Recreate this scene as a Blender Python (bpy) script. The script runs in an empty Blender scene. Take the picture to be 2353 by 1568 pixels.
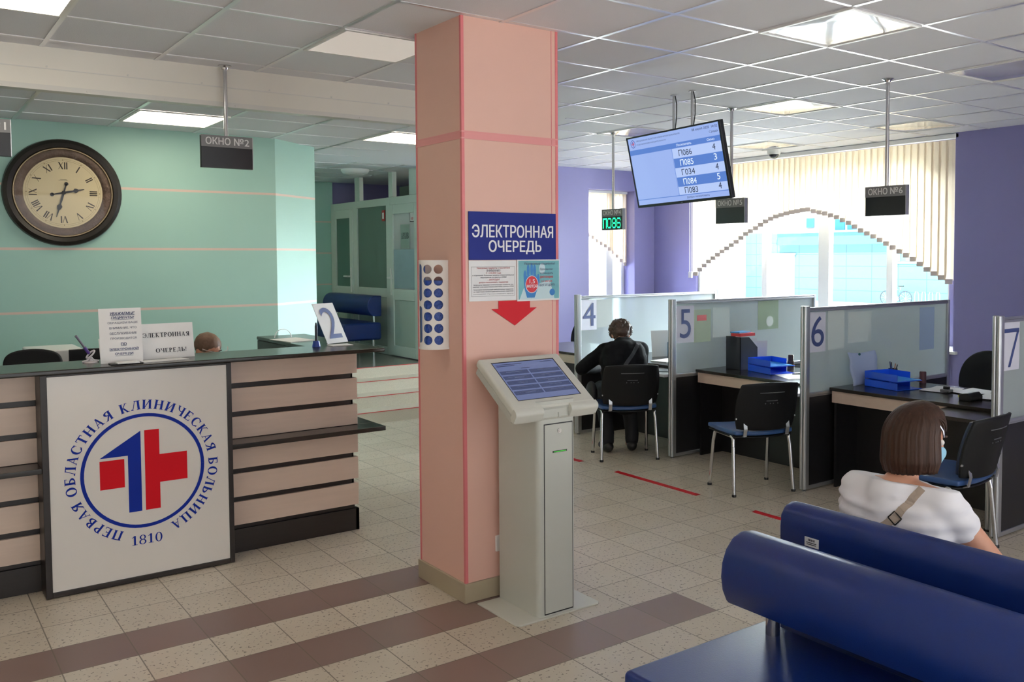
import bpy, bmesh, math, random
from mathutils import Vector, Matrix
random.seed(7)
SC = bpy.context.scene
COL = SC.collection
PI = math.pi

# ---------------------------------------------------------------- camera, sky, sun, exposure
W_PX, H_PX = 2353.0, 1568.0
cam_data = bpy.data.cameras.new('camera'); cam = bpy.data.objects.new('camera', cam_data); COL.objects.link(cam)
yaw, pitch, roll = math.radians(36.943), math.radians(2.6607), math.radians(0.2275)
fwd = Vector((math.sin(yaw)*math.cos(pitch), math.cos(yaw)*math.cos(pitch), -math.sin(pitch)))
rgt = Vector((math.cos(yaw), -math.sin(yaw), 0.0)); dwn = fwd.cross(rgt)
rgt2 = math.cos(roll)*rgt + math.sin(roll)*dwn
dwn2 = -math.sin(roll)*rgt + math.cos(roll)*dwn
M = Matrix(((rgt2.x, -dwn2.x, -fwd.x, -1.451), (rgt2.y, -dwn2.y, -fwd.y, -4.593), (rgt2.z, -dwn2.z, -fwd.z, 1.7535), (0, 0, 0, 1)))
cam.matrix_world = M
cam_data.sensor_fit = 'HORIZONTAL'; cam_data.sensor_width = 36.0
cam_data.lens = 2085.8/W_PX*36.0
cam_data.shift_x = -125.5/W_PX
cam_data.shift_y = -95.6/W_PX
cam_data.clip_start = 0.05; cam_data.clip_end = 200
SC.camera = cam

world = bpy.data.worlds.new('sky'); SC.world = world; world.use_nodes = True
wn = world.node_tree.nodes; wl = world.node_tree.links
bg = wn['Background']
bg.inputs['Color'].default_value = (0.90, 0.95, 1.0, 1)
# hazy midday sky: far brighter over the street side (+X) than behind the hall
_tc = wn.new('ShaderNodeTexCoord'); _dot = wn.new('ShaderNodeVectorMath'); _dot.operation = 'DOT_PRODUCT'
_dot.inputs[1].default_value = Vector((0.78, 0.50, 0.37)).normalized()
_mr = wn.new('ShaderNodeMapRange'); _mr.interpolation_type = 'SMOOTHSTEP'
_mr.inputs['From Min'].default_value = 0.2; _mr.inputs['From Max'].default_value = 0.85; _mr.inputs['To Min'].default_value = 1.35; _mr.inputs['To Max'].default_value = 56.0
wl.new(_tc.outputs['Generated'], _dot.inputs[0]); wl.new(_dot.outputs['Value'], _mr.inputs['Value']); wl.new(_mr.outputs['Result'], bg.inputs['Strength'])

sun_d = bpy.data.lights.new('sun', 'SUN'); sun_d.energy = 15.0; sun_d.angle = 0.01; sun_d.color = (1.0, 0.96, 0.9)
sun = bpy.data.objects.new('sun', sun_d); COL.objects.link(sun)
sun.rotation_euler = Vector((0.62, 0.25, -0.75)).to_track_quat('-Z', 'Y').to_euler()   # high, from behind the hall: lights the yard only

SC.view_settings.view_transform = 'Standard'; SC.view_settings.look = 'None'
SC.view_settings.gamma = 1.0; SC.view_settings.exposure = 0.68
try: SC.view_settings.use_curve_mapping = False
except Exception: pass
SC.cycles.max_bounces = 10; SC.cycles.diffuse_bounces = 6; SC.cycles.glossy_bounces = 4
SC.cycles.transparent_max_bounces = 16; SC.cycles.transmission_bounces = 6
SC.cycles.sample_clamp_indirect = 6.0
SC.cycles.use_denoising = True

# ---------------------------------------------------------------- materials
def lin(c):
    return tuple((x/12.92 if x <= 0.04045 else ((x+0.055)/1.055)**2.4) for x in [v/255.0 for v in c])
_mats = {}
def mat(name, rgb=(200, 200, 200), rough=0.5, metal=0.0, spec=0.5, emit=None, estr=0.0, coat=0.0, trans=0.0, alpha=1.0, bump=None, var=None, sheen=0.0):
    if name in _mats: return _mats[name]
    m = bpy.data.materials.new(name); m.use_nodes = True; _mats[name] = m
    nt = m.node_tree; b = nt.nodes['Principled BSDF']
    c = lin(rgb)
    b.inputs['Base Color'].default_value = (*c, 1); b.inputs['Roughness'].default_value = rough
    b.inputs['Metallic'].default_value = metal; b.inputs['Specular IOR Level'].default_value = spec
    if emit: b.inputs['Emission Color'].default_value = (*lin(emit), 1); b.inputs['Emission Strength'].default_value = estr
    b.inputs['Coat Weight'].default_value = coat; b.inputs['Transmission Weight'].default_value = trans
    b.inputs['Alpha'].default_value = alpha; b.inputs['Sheen Weight'].default_value = sheen
    tc = nt.nodes.new('ShaderNodeTexCoord')
    if var:     # (scale, amount, stretch xyz): gentle procedural colour variation
        mp = nt.nodes.new('ShaderNodeMapping'); mp.inputs['Scale'].default_value = var[2] if len(var) > 2 else (1, 1, 1)
        nz = nt.nodes.new('ShaderNodeTexNoise'); nz.inputs['Scale'].default_value = var[0]; nz.inputs['Detail'].default_value = 4
        mx = nt.nodes.new('ShaderNodeMix'); mx.data_type = 'RGBA'
        d = var[1]
        mx.inputs['A'].default_value = (*[max(0, x*(1-d)) for x in c], 1); mx.inputs['B'].default_value = (*[min(1, x*(1+d)) for x in c], 1)
        nt.links.new(tc.outputs['Object'], mp.inputs['Vector']); nt.links.new(mp.outputs['Vector'], nz.inputs['Vector'])
        nt.links.new(nz.outputs['Fac'], mx.inputs['Factor']); nt.links.new(mx.outputs['Result'], b.inputs['Base Color'])
    if bump:    # (scale, strength)
        nz = nt.nodes.new('ShaderNodeTexNoise'); nz.inputs['Scale'].default_value = bump[0]; nz.inputs['Detail'].default_value = 3
        bp = nt.nodes.new('ShaderNodeBump'); bp.inputs['Strength'].default_value = bump[1]; bp.inputs['Distance'].default_value = 0.01
        nt.links.new(tc.outputs['Object'], nz.inputs['Vector']); nt.links.new(nz.outputs['Fac'], bp.inputs['Height']); nt.links.new(bp.outputs['Normal'], b.inputs['Normal'])
    return m

class NT:
    """short hand for building node trees"""
    def __init__(s, m): s.nt = m.node_tree
    def n(s, t, **k):
        x = s.nt.nodes.new(t)
        for a, v in k.items(): setattr(x, a, v)
        return x
    def l(s, a, b): s.nt.links.new(a, b)
    def math(s, op, a, b=None):
        x = s.n('ShaderNodeMath', operation=op)
        for i, v in enumerate((a, b)):
            if v is None: continue
            if isinstance(v, (int, float)): x.inputs[i].default_value = v
            else: s.l(v, x.inputs[i])
        return x.outputs[0]
    def mix(s, f, a, b):
        x = s.n('ShaderNodeMix', data_type='RGBA')
        for k, v in (('Factor', f), ('A', a), ('B', b)):
            if isinstance(v, tuple): x.inputs[k].default_value = (*v, 1)
            elif isinstance(v, (int, float)): x.inputs[k].default_value = v
            else: s.l(v, x.inputs[k])
        return x.outputs['Result']

def floor_material():
    m = mat('terrazzo_floor_tiles', (190, 178, 160), rough=0.32, spec=0.45); t = NT(m); b = m.node_tree.nodes['Principled BSDF']
    tc = t.n('ShaderNodeTexCoord'); sp = t.n('ShaderNodeSeparateXYZ'); t.l(tc.outputs['Object'], sp.inputs[0])
    x = t.math('DIVIDE', sp.outputs[0], 0.3); y = t.math('DIVIDE', sp.outputs[1], 0.3)
    fx = t.math('FRACT', x); fy = t.math('FRACT', y); ix = t.math('FLOOR', x); iy = t.math('FLOOR', y)
    g = t.math('MAXIMUM', t.math('LESS_THAN', t.math('ABSOLUTE', t.math('SUBTRACT', fx, 0.5)), 2),  t.math('ABSOLUTE', 0.0))
    ex = t.math('GREATER_THAN', t.math('ABSOLUTE', t.math('SUBTRACT', fx, 0.5)), 0.491)
    ey = t.math('GREATER_THAN', t.math('ABSOLUTE', t.math('SUBTRACT', fy, 0.5)), 0.491)
    grout = t.math('MAXIMUM', ex, ey)
    def row(j, xmax):
        return t.math('MULTIPLY', t.math('COMPARE', iy, float(j)), t.math('LESS_THAN', ix, xmax - 0.5))
    dark = t.math('MAXIMUM', t.math('MAXIMUM', row(-1, 6), row(-3, 4)), row(-5, 6))
    for nd in m.node_tree.nodes:
        if nd.type == 'MATH' and nd.operation == 'COMPARE': nd.inputs[2].default_value = 0.1
    cv = t.n('ShaderNodeCombineXYZ'); t.l(ix, cv.inputs[0]); t.l(iy, cv.inputs[1])
    wn_ = t.n('ShaderNodeTexWhiteNoise'); t.l(cv.outputs[0], wn_.inputs['Vector'])
    nz = t.n('ShaderNodeTexNoise'); nz.inputs['Scale'].default_value = 62; nz.inputs['Detail'].default_value = 1; t.l(tc.outputs['Object'], nz.inputs['Vector'])
    n2 = t.n('ShaderNodeTexNoise'); n2.inputs['Scale'].default_value = 3.0; t.l(tc.outputs['Object'], n2.inputs['Vector'])
    speck = t.math('GREATER_THAN', nz.outputs['Fac'], 0.655)
    light = t.mix(t.math('MULTIPLY', t.math('ADD', wn_.outputs['Value'], n2.outputs['Fac']), 0.5), lin((190, 178, 160)), lin((212, 202, 186)))
    light = t.mix(t.math('MULTIPLY', speck, 0.7), light, lin((92, 80, 66)))
    dk = t.mix(wn_.outputs['Value'], lin((128, 104, 98)), lin((140, 116, 109)))
    c = t.mix(dark, light, dk)
    c = t.mix(t.math('MULTIPLY', grout, 0.85), c, lin((104, 94, 80)))
    t.l(c, b.inputs['Base Color'])
    bp = t.n('ShaderNodeBump'); bp.inputs['Strength'].default_value = 0.25; bp.inputs['Distance'].default_value = 0.003
    t.l(t.math('SUBTRACT', 1.0, grout), bp.inputs['Height']); t.l(bp.outputs['Normal'], b.inputs['Normal'])
    return m

def striped_wall(name, base, stripe, zs, half=0.009, rough=0.55):
    m = mat(name, base, rough=rough); t = NT(m); b = m.node_tree.nodes['Principled BSDF']
    tc = t.n('ShaderNodeTexCoord'); sp = t.n('ShaderNodeSeparateXYZ'); t.l(tc.outputs['Object'], sp.inputs[0])
    f = None
    for z in zs:
        k = t.math('LESS_THAN', t.math('ABSOLUTE', t.math('SUBTRACT', sp.outputs[2], z)), half)
        f = k if f is None else t.math('MAXIMUM', f, k)
    nz = t.n('ShaderNodeTexNoise'); nz.inputs['Scale'].default_value = 2.0; t.l(tc.outputs['Object'], nz.inputs['Vector'])
    c = t.mix(nz.outputs['Fac'], tuple(v*0.97 for v in lin(base)), tuple(v*1.03 for v in lin(base)))
    t.l(t.mix(t.math('MULTIPLY', f, 0.85), c, lin(stripe)), b.inputs['Base Color'])
    return m

def wood_material(name, rgb, amt=0.10, rough=0.5):
    return mat(name, rgb, rough=rough, var=(6.0, amt, (0.6, 3.0, 9.0)))

def glass_frost(name, tint=(215, 235, 238), opac=0.3, rough=0.3):
    """frosted glass: blurred view of what lies behind plus a thin scattering film"""
    if name in _mats: return _mats[name]
    m = bpy.data.materials.new(name); m.use_nodes = True; _mats[name] = m
    t = NT(m); nt = m.node_tree; nt.nodes.remove(nt.nodes['Principled BSDF']); out = nt.nodes['Material Output']
    rf = t.n('ShaderNodeBsdfRefraction'); rf.inputs['IOR'].default_value = 1.01; rf.inputs['Roughness'].default_value = rough; rf.inputs[0].default_value = (0.91, 0.985, 0.985, 1)
    df = t.n('ShaderNodeBsdfDiffuse'); df.inputs[0].default_value = (*lin(tint), 1)
    tl = t.n('ShaderNodeBsdfTranslucent'); tl.inputs[0].default_value = (*lin(tint), 1)
    gl = t.n('ShaderNodeBsdfGlossy'); gl.inputs['Roughness'].default_value = 0.05; gl.inputs[0].default_value = (0.95, 0.98, 0.98, 1)
    m1 = t.n('ShaderNodeMixShader'); m1.inputs[0].default_value = 0.6; t.l(df.outputs[0], m1.inputs[1]); t.l(tl.outputs[0], m1.inputs[2])
    m2 = t.n('ShaderNodeMixShader'); t.l(rf.outputs[0], m2.inputs[1]); t.l(m1.outputs[0], m2.inputs[2]); m2.inputs[0].default_value = opac
    fr = t.n('ShaderNodeFresnel'); fr.inputs[0].default_value = 1.45
    m3 = t.n('ShaderNodeMixShader'); t.l(fr.outputs[0], m3.inputs[0]); t.l(m2.outputs[0], m3.inputs[1]); t.l(gl.outputs[0], m3.inputs[2])
    t.l(m3.outputs[0], out.inputs[0])
    return m

def translucent(name, rgb, frac=0.5):
    if name in _mats: return _mats[name]
    m = bpy.data.materials.new(name); m.use_nodes = True; _mats[name] = m
    t = NT(m); nt = m.node_tree; nt.nodes.remove(nt.nodes['Principled BSDF']); out = nt.nodes['Material Output']
    df = t.n('ShaderNodeBsdfDiffuse'); df.inputs[0].default_value = (*lin(rgb), 1)
    tl = t.n('ShaderNodeBsdfTranslucent'); tl.inputs[0].default_value = (*lin(rgb), 1)
    m1 = t.n('ShaderNodeMixShader'); m1.inputs[0].default_value = frac; t.l(df.outputs[0], m1.inputs[1]); t.l(tl.outputs[0], m1.inputs[2])
    t.l(m1.outputs[0], out.inputs[0])
    return m

# ---------------------------------------------------------------- mesh builder
class MB:
    def __init__(s): s.v = []; s.f = []
    def add(s, verts, faces):
        o = len(s.v); s.v += [tuple(p) for p in verts]; s.f += [tuple(i+o for i in f) for f in faces]; return s
    def box(s, x0, x1, y0, y1, z0, z1):
        return s.add([(x0,y0,z0),(x1,y0,z0),(x1,y1,z0),(x0,y1,z0),(x0,y0,z1),(x1,y0,z1),(x1,y1,z1),(x0,y1,z1)],
                     [(0,3,2,1),(4,5,6,7),(0,1,5,4),(1,2,6,5),(2,3,7,6),(3,0,4,7)])
    def obox(s, c, ax, ay, az):
        """oriented box: centre, three half-axis vectors"""
        c, ax, ay, az = map(Vector, (c, ax, ay, az)); P = []
        for k in (-1, 1):
            for (i, j) in ((-1,-1),(1,-1),(1,1),(-1,1)): P.append(c + ax*i + ay*j + az*k)
        return s.add(P, [(0,3,2,1),(4,5,6,7),(0,1,5,4),(1,2,6,5),(2,3,7,6),(3,0,4,7)])
    def tube(s, pts, r, n=10, cap=True):
        pts = [Vector(p) for p in pts]; rs = r if isinstance(r, (list, tuple)) else [r]*len(pts)
        rings = []; up = None
        for i, p in enumerate(pts):
            d = (pts[min(i+1, len(pts)-1)] - pts[max(i-1, 0)])
            d = d.normalized() if d.length > 1e-9 else Vector((0, 0, 1))
            if up is None:
                up = Vector((0, 0, 1)) if abs(d.z) < 0.9 else Vector((1, 0, 0))
            a = d.cross(up).normalized(); b = a.cross(d).normalized(); up = b
            rings.append([p + (a*math.cos(2*PI*k/n) + b*math.sin(2*PI*k/n))*rs[i] for k in range(n)])
        vs = [v for R in rings for v in R]; fs = []
        for i in range(len(pts)-1):
            for k in range(n): fs.append((i*n+k, i*n+(k+1) % n, (i+1)*n+(k+1) % n, (i+1)*n+k))
        if cap: fs.append(tuple(range(n-1, -1, -1))); fs.append(tuple((len(pts)-1)*n+k for k in range(n)))
        return s.add(vs, fs)
    def lathe(s, prof, c=(0, 0, 0), n=24, axis='z'):
        vs = []; fs = []
        for (r, h) in prof:
            for k in range(n):
                a = 2*PI*k/n; p = (r*math.cos(a), r*math.sin(a), h)
                if axis == 'y': p = (p[0], h, p[1])
                if axis == 'x': p = (h, p[0], p[1])
                vs.append((p[0]+c[0], p[1]+c[1], p[2]+c[2]))
        for i in range(len(prof)-1):
            for k in range(n): fs.append((i*n+k, i*n+(k+1) % n, (i+1)*n+(k+1) % n, (i+1)*n+k))
        fs.append(tuple(range(n-1, -1, -1))); fs.append(tuple((len(prof)-1)*n+k for k in range(n)))
        return s.add(vs, fs)
    def prism(s, poly, fn, a, b):
        """polygon (2d) swept between two depths; fn(u, v, w) -> 3d point"""
        n = len(poly); vs = [fn(u, v, a) for u, v in poly] + [fn(u, v, b) for u, v in poly]
        fs = [tuple(range(n-1, -1, -1)), tuple(range(n, 2*n))] + [(i, (i+1) % n, n+(i+1) % n, n+i) for i in range(n)]
        return s.add(vs, fs)
    def sphere(s, c, r, n=16, m=10):
        rx, ry, rz = r if isinstance(r, (tuple, list)) else (r, r, r); prof = []
        vs = [(c[0], c[1], c[2]-rz)]; fs = []
        for i in range(1, m):
            t = PI*i/m
            for k in range(n): vs.append((c[0]+rx*math.sin(t)*math.cos(2*PI*k/n), c[1]+ry*math.sin(t)*math.sin(2*PI*k/n), c[2]-rz*math.cos(t)))
        vs.append((c[0], c[1], c[2]+rz)); L = len(vs)-1
        for k in range(n): fs.append((0, 1+(k+1) % n, 1+k)); fs.append((L, L-n+k, L-n+(k+1) % n))
        for i in range(m-2):
            for k in range(n): fs.append((1+i*n+k, 1+i*n+(k+1) % n, 1+(i+1)*n+(k+1) % n, 1+(i+1)*n+k))
        return s.add(vs, fs)
    def quad(s, a, b, c, d): return s.add([a, b, c, d], [(0, 1, 2, 3)])
    def build(s, name, m, parent=None, bevel=0.0, seg=2, smooth=False, sub=0, label=None):
        me = bpy.data.meshes.new(name); me.from_pydata([tuple(p) for p in s.v], [], s.f)
        bm = bmesh.new(); bm.from_mesh(me); bmesh.ops.recalc_face_normals(bm, faces=bm.faces)
        if smooth and not bevel and not sub:
            for e in bm.edges:
                if len(e.link_faces) == 2 and e.calc_face_angle(0) > 0.75: e.smooth = False
        bm.to_mesh(me); bm.free()
        me.materials.append(m); o = bpy.data.objects.new(name, me); COL.objects.link(o)
        if bevel:
            md = o.modifiers.new('bevel', 'BEVEL'); md.width = bevel; md.segments = seg; md.limit_method = 'ANGLE'; md.angle_limit = math.radians(40)
        if sub:
            md = o.modifiers.new('sub', 'SUBSURF'); md.levels = sub; md.render_levels = sub
        if smooth or bevel:
            for p in me.polygons: p.use_smooth = True
        if bevel: o.modifiers.new('wn', 'WEIGHTED_NORMAL')
        if parent is not None: put(o, parent)
        if label: o['label'] = label
        return o

def put(o, parent):
    """parent o, keeping its geometry where it was modelled (world coordinates)"""
    o.parent = parent
    o.matrix_parent_inverse = Matrix.LocRotScale(parent.location, parent.rotation_euler, None).inverted()
    if parent.parent is not None:
        root = parent.parent
        o.matrix_parent_inverse = Matrix.Identity(4)
        # the parent itself was modelled in world coordinates: its own matrix is identity there
    return o

def tag(o, label, cat, group=None):
    o['label'] = label; o['category'] = cat
    if group: o['group'] = group
    return o
def thing(name, label, cat, loc=(0, 0, 0), group=None):
    o = bpy.data.objects.new(name, None); COL.objects.link(o); o.empty_display_size = 0.05
    o.location = loc
    return tag(o, label, cat, group)
def struct(o): o['kind'] = 'structure'; return o

def dup(root, loc=None, rotz=None, label=None, group=None):
    r = root.copy(); COL.objects.link(r)
    for k in list(root.children):
        c = k.copy(); COL.objects.link(c); c.parent = r
        for g in k.children:
            d = g.copy(); COL.objects.link(d); d.parent = c
    if loc is not None: r.location = loc
    if rotz is not None: r.rotation_euler = (0, 0, rotz)
    if label: r['label'] = label
    if group: r['group'] = group
    return r

# ---------------------------------------------------------------- lettering
from mathutils import geometry as _geo
def _text2d(s, bold=0.0, spacing=1.0, shear=0.0):
    """outline letters filled contour by contour (overlapping strokes stay solid)"""
    cu = bpy.data.curves.new('t', 'FONT'); cu.body = s; cu.size = 1.0; cu.space_character = spacing; cu.shear = shear
    o = bpy.data.objects.new('t', cu); COL.objects.link(o); bpy.context.view_layer.update()
    dg = bpy.context.evaluated_depsgraph_get(); ev = o.evaluated_get(dg); c2 = ev.to_curve(dg)
    rings = []
    for sp in c2.splines:
        P = []; bp = sp.bezier_points
        if len(bp) < 2: continue
        for i in range(len(bp)):
            p, q = bp[i], bp[(i+1) % len(bp)]
            straight = (p.handle_right-p.co).length < 1e-6 and (q.handle_left-q.co).length < 1e-6
            seg = [p.co, q.co] if straight else _geo.interpolate_bezier(p.co, p.handle_right, q.handle_left, q.co, 6)
            for w in seg[:-1]: P.append((w.x, w.y))
        A = sum(P[i][0]*P[(i+1) % len(P)][1]-P[(i+1) % len(P)][0]*P[i][1] for i in range(len(P)))/2
        if abs(A) > 1e-7: rings.append((A, P))
    ev.to_curve_clear(); bpy.data.objects.remove(o); bpy.data.curves.remove(cu)
    if not rings: return [], []
    # constrained triangulation of every outline, keeping what lies inside (non-zero winding)
    pts = []; ed = []
    for A, P in rings:
        n = len(pts); pts += [Vector(p) for p in P]; ed += [(n+i, n+(i+1) % len(P)) for i in range(len(P))]
    r = _geo.delaunay_2d_cdt(pts, ed, [], 0, 1e-6)
    vo, fo = r[0], r[2]
    bb = [(min(p[0] for p in P), max(p[0] for p in P), min(p[1] for p in P), max(p[1] for p in P), P) for A, P in rings]
    f = []
    for t_ in fo:
        cx_ = sum(vo[i].x for i in t_)/len(t_); cy_ = sum(vo[i].y for i in t_)/len(t_); wn_ = 0
        for x0, x1, y0, y1, P in bb:
            if not (x0 <= cx_ <= x1 and y0 <= cy_ <= y1): continue
            for i in range(len(P)):
                (ax, ay), (bx, by) = P[i-1], P[i]
                if (ay > cy_) != (by > cy_) and cx_ < (bx-ax)*(cy_-ay)/(by-ay)+ax: wn_ += 1 if by > ay else -1
        if wn_: f.append(tuple(t_))
    used = sorted({i for t_ in f for i in t_}); mp_ = {k: n for n, k in enumerate(used)}
    return [(vo[i].x, vo[i].y) for i in used], [tuple(mp_[i] for i in t_) for t_ in f]

def put2d(mb, v, f, c, right, up, width=None, height=None, lift=0.0012, center=True, strokes=False):
    """scale flat geometry into a box centred at c on the plane (right, up)"""
    if not v: return mb
    xs = [p[0] for p in v]; ys = [p[1] for p in v]; x0, x1, y0, y1 = min(xs), max(xs), min(ys), max(ys)
    w, h = max(x1-x0, 1e-6), max(y1-y0, 1e-6)
    sx = width/w if width else None; sy = height/h if height else None
    sx = sx or sy; sy = sy or sx
    R = Vector(right).normalized(); U = Vector(up).normalized(); N = R.cross(U).normalized(); c = Vector(c)
    ox, oy = ((x0+x1)/2, (y0+y1)/2) if center else (0, 0)
    lv = {}
    if strokes:        # separate overlapping strokes
        for k, q in enumerate(f):
            for i in q: lv[i] = .00004*(k % 9)
    return mb.add([c + R*((x-ox)*sx) + U*((y-oy)*sy) + N*(lift+lv.get(i, 0)) for i, (x, y) in enumerate(v)], f)

def lettering(parent, lines, m, right, up, name='lettering', lift=0.0012, label=None):
    """lines: (text, centre, width, height, bold) gathered into one part"""
    mb = MB()
    for L in lines:
        s, c, w, h, b = L[:5]; sh = L[5] if len(L) > 5 else 0
        v, f = _text2d(s, 0, shear=sh); put2d(mb, v, f, c, right, up, w, h, lift)
        if b > 0:
            R_ = Vector(right).normalized(); U_ = Vector(up).normalized(); q = b*(h or w/len(s))
            for k, (dx, dy) in enumerate(((1, .4), (-1, .4), (1, -.4), (-1, -.4))):
                put2d(mb, v, f, Vector(c)+R_*dx*q+U_*dy*q, right, up, w, h, lift+.0001*(k+1))
    return mb.build(name, m, parent, label=label)

# serif capitals, drawn stroke by stroke on a unit-height grid
def _rect(x0, y0, x1, y1): return [(x0, y0), (x1, y0), (x1, y1), (x0, y1)]
def _arc(cx, cy, rx, ry, tx, ty, a0, a1, n=18):
    P = []
    for i in range(n):
        a, b = math.radians(a0+(a1-a0)*i/n), math.radians(a0+(a1-a0)*(i+1)/n)
        P.append([(cx+rx*math.cos(a), cy+ry*math.sin(a)), (cx+rx*math.cos(b), cy+ry*math.sin(b)), (cx+(rx-tx)*math.cos(b), cy+(ry-ty)*math.sin(b)), (cx+(rx-tx)*math.cos(a), cy+(ry-ty)*math.sin(a))])
    return P
def _stem(x, y0=0, y1=1, bot=True, top=True, t=0.19):
    P = [_rect(x, y0, x+t, y1)]
    if bot: P.append(_rect(x-0.07, y0, x+t+0.07, y0+0.05))
    if top: P.append(_rect(x-0.07, y1-0.05, x+t+0.07, y1))
    return P
def _diag(x0, y0, x1, y1, t): return [(x0, y0), (x0+t, y0), (x1+t, y1), (x1, y1)]
_h = 0.07
def serif(ch):
    """-> polygons, advance width"""
    S, A, D, R = _stem, _arc, _diag, _rect
    if ch == 'П': return S(.07)+S(.58)+[R(.07,.91,.73,1)], .87
    if ch == 'Н': return S(.07)+S(.58)+[R(.2,.47,.6,.54)], .87
    if ch == 'И': return S(.07)+S(.6)+[D(.17,.1,.58,.9,.08)], .89
    if ch == 'Е': return S(.07)+[R(.1,.91,.62,1), R(.57,.78,.62,1), R(.1,.47,.45,.54), R(.42,.4,.46,.61), R(.1,0,.64,.07), R(.59,0,.64,.23)], .72
    if ch == 'Р': return S(.07)+A(.25,.74,.38,.26,.18,.09,-90,90)+[R(.2,.91,.27,1), R(.2,.48,.27,.55)], .68
    if ch == 'В': return S(.07)+A(.26,.76,.34,.24,.17,.09,-90,90)+A(.26,.27,.42,.27,.18,.09,-90,90)+[R(.1,.91,.28,1), R(.1,.47,.28,.54), R(.1,0,.28,.07)], .74
    if ch == 'Б': return S(.07)+[R(.1,.91,.6,1), R(.55,.76,.6,1), R(.1,.5,.27,.57), R(.1,0,.27,.07)]+A(.25,.285,.42,.285,.18,.09,-90,90), .74
    if ch == 'Ь': return S(.07)+[R(.1,.5,.27,.57), R(.1,0,.27,.07)]+A(.25,.285,.42,.285,.18,.09,-90,90), .72
    if ch == 'А': return [D(.08,0,.37,1,.06), D(.56,0,.3,1,.16), R(.17,.3,.62,.36), R(0,0,.22,.05), R(.48,0,.8,.05)], .8
    if ch == 'Л': return [D(.1,0,.34,.95,.06), R(.3,.91,.7,1)]+S(.55)+[R(0,0,.22,.05), (.0,.0) and R(0,0,.14,.12)], .8
    if ch == 'Д': return [D(.14,.05,.32,.95,.06), R(.28,.91,.68,1), R(.53,.05,.68,1), R(.02,.05,.78,.12), R(.02,-.16,.07,.12), R(.73,-.16,.78,.12)], .82
    if ch == 'Я': return S(.5)+A(.52,.74,.42,.26,.18,.09,90,270)+[R(.45,.91,.55,1), R(.4,.48,.55,.55), D(.1,0,.4,.5,.14), R(0,0,.2,.05)], .74
    if ch == 'О': return A(.42,.5,.42,.52,.20,.08,0,360,36), .86
    if ch == 'С': return A(.42,.5,.42,.52,.20,.08,40,320,32)+[R(.68,.66,.73,.95), R(.7,.08,.74,.3)], .8
    if ch == 'Э': return A(.34,.5,.42,.52,.16,.06,-140,140,32)+[R(.25,.46,.64,.53), R(.02,.68,.07,.95), R(.02,.05,.07,.32)], .8
    if ch == 'Т': return S(.3, top=False)+[R(.02,.91,.73,1), R(.02,.76,.07,1), R(.68,.76,.73,1)], .76
    if ch == 'К': return S(.07)+[D(.2,.45,.52,.97,.08), D(.55,0,.24,.52,.16), R(.46,.95,.7,1), R(.5,0,.78,.05)], .8
    if ch == 'Ч': return S(.54)+A(.42,.98,.36,.55,.15,.08,180,270)+[R(.42,.43,.56,.51), R(0,.95,.26,1)], .8
    if ch == 'Ц': return S(.07, bot=False)+S(.56, bot=False)+[R(.0,0,.84,.07), R(.79,-.16,.84,.07)], .88
    if ch == 'Х': return [D(.52,0,.06,1,.17), D(.08,0,.5,1,.07), R(0,0,.24,.05), R(.42,0,.76,.05), R(0,.95,.3,1), R(.44,.95,.68,1)], .78
    if ch == '1': return [R(.2,0,.36,1), R(.06,0,.5,.05), D(.02,.78,.2,.98,.08)], .56
    if ch == '8': return A(.3,.75,.26,.26,.12,.06,0,360,28)+A(.3,.26,.3,.28,.13,.06,0,360,28), .64
    if ch == '0': return A(.3,.5,.3,.52,.14,.06,0,360,32), .64
    if ch == '!': return [[(.08,.28),(.16,.28),(.2,1),(.04,1)], R(.06,0,.18,.13)], .28
    return [], .4
def serif_line(s, gap=0.08):
    v = []; f = []; x = 0
    for ch in s:
        P, w = serif(ch)
        for poly in P:
            if not poly: continue
            o = len(v); v += [(px+x, py) for px, py in poly]; f.append(tuple(range(o, o+len(poly))))
        x += w + gap
    return v, f, x-gap
def disc2d(cx, cy, rx, ry, n=40): return [(cx+rx*math.cos(2*PI*k/n), cy+ry*math.sin(2*PI*k/n)) for k in range(n)]

def flat_part(parent, polys, m, c, right, up, name, lift=0.0008, label=None):
    """flat printed shapes, metres on the plane (right, up) about c"""
    mb = MB(); R = Vector(right); U = Vector(up); N = R.cross(U).normalized(); c = Vector(c)
    for k, p in enumerate(polys): mb.add([c+R*x+U*y+N*(lift+.00003*(k % 9)) for x, y in p], [tuple(range(len(p)))])
    return mb.build(name, m, parent, label=label)
from mathutils.bvhtree import BVHTree
def drape(obj, pts, d, lift=.003):
    """drop points onto a surface along d"""
    me = obj.data; tr = BVHTree.FromPolygons([v.co for v in me.vertices], [tuple(p.vertices) for p in me.polygons]); out = []
    for p in pts:
        h = tr.ray_cast(Vector(p)-Vector(d)*.6, Vector(d), 1.2)
        if h[0] is not None: out.append((h[0]-Vector(d)*lift, h[1]))
    return out
def strap(mb, path, w, t=.002):
    for (a, n0), (b, n1) in zip(path[:-1], path[1:]):
        dd = b-a
        if dd.length < 1e-5: continue
        L = dd.length; dd.normalize(); n = (n0+n1).normalized(); s_ = dd.cross(n).normalized(); n = s_.cross(dd)
        mb.obox((a+b)/2, dd*(L/2+.002), s_*w, n*t)
    return mb
def sheet(mb, c, right, up, w, h, t=0.001):
    R = Vector(right).normalized(); U = Vector(up).normalized(); N = R.cross(U)
    return mb.obox(Vector(c)-N*t/2, R*w/2, U*h/2, N*t/2)

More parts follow.
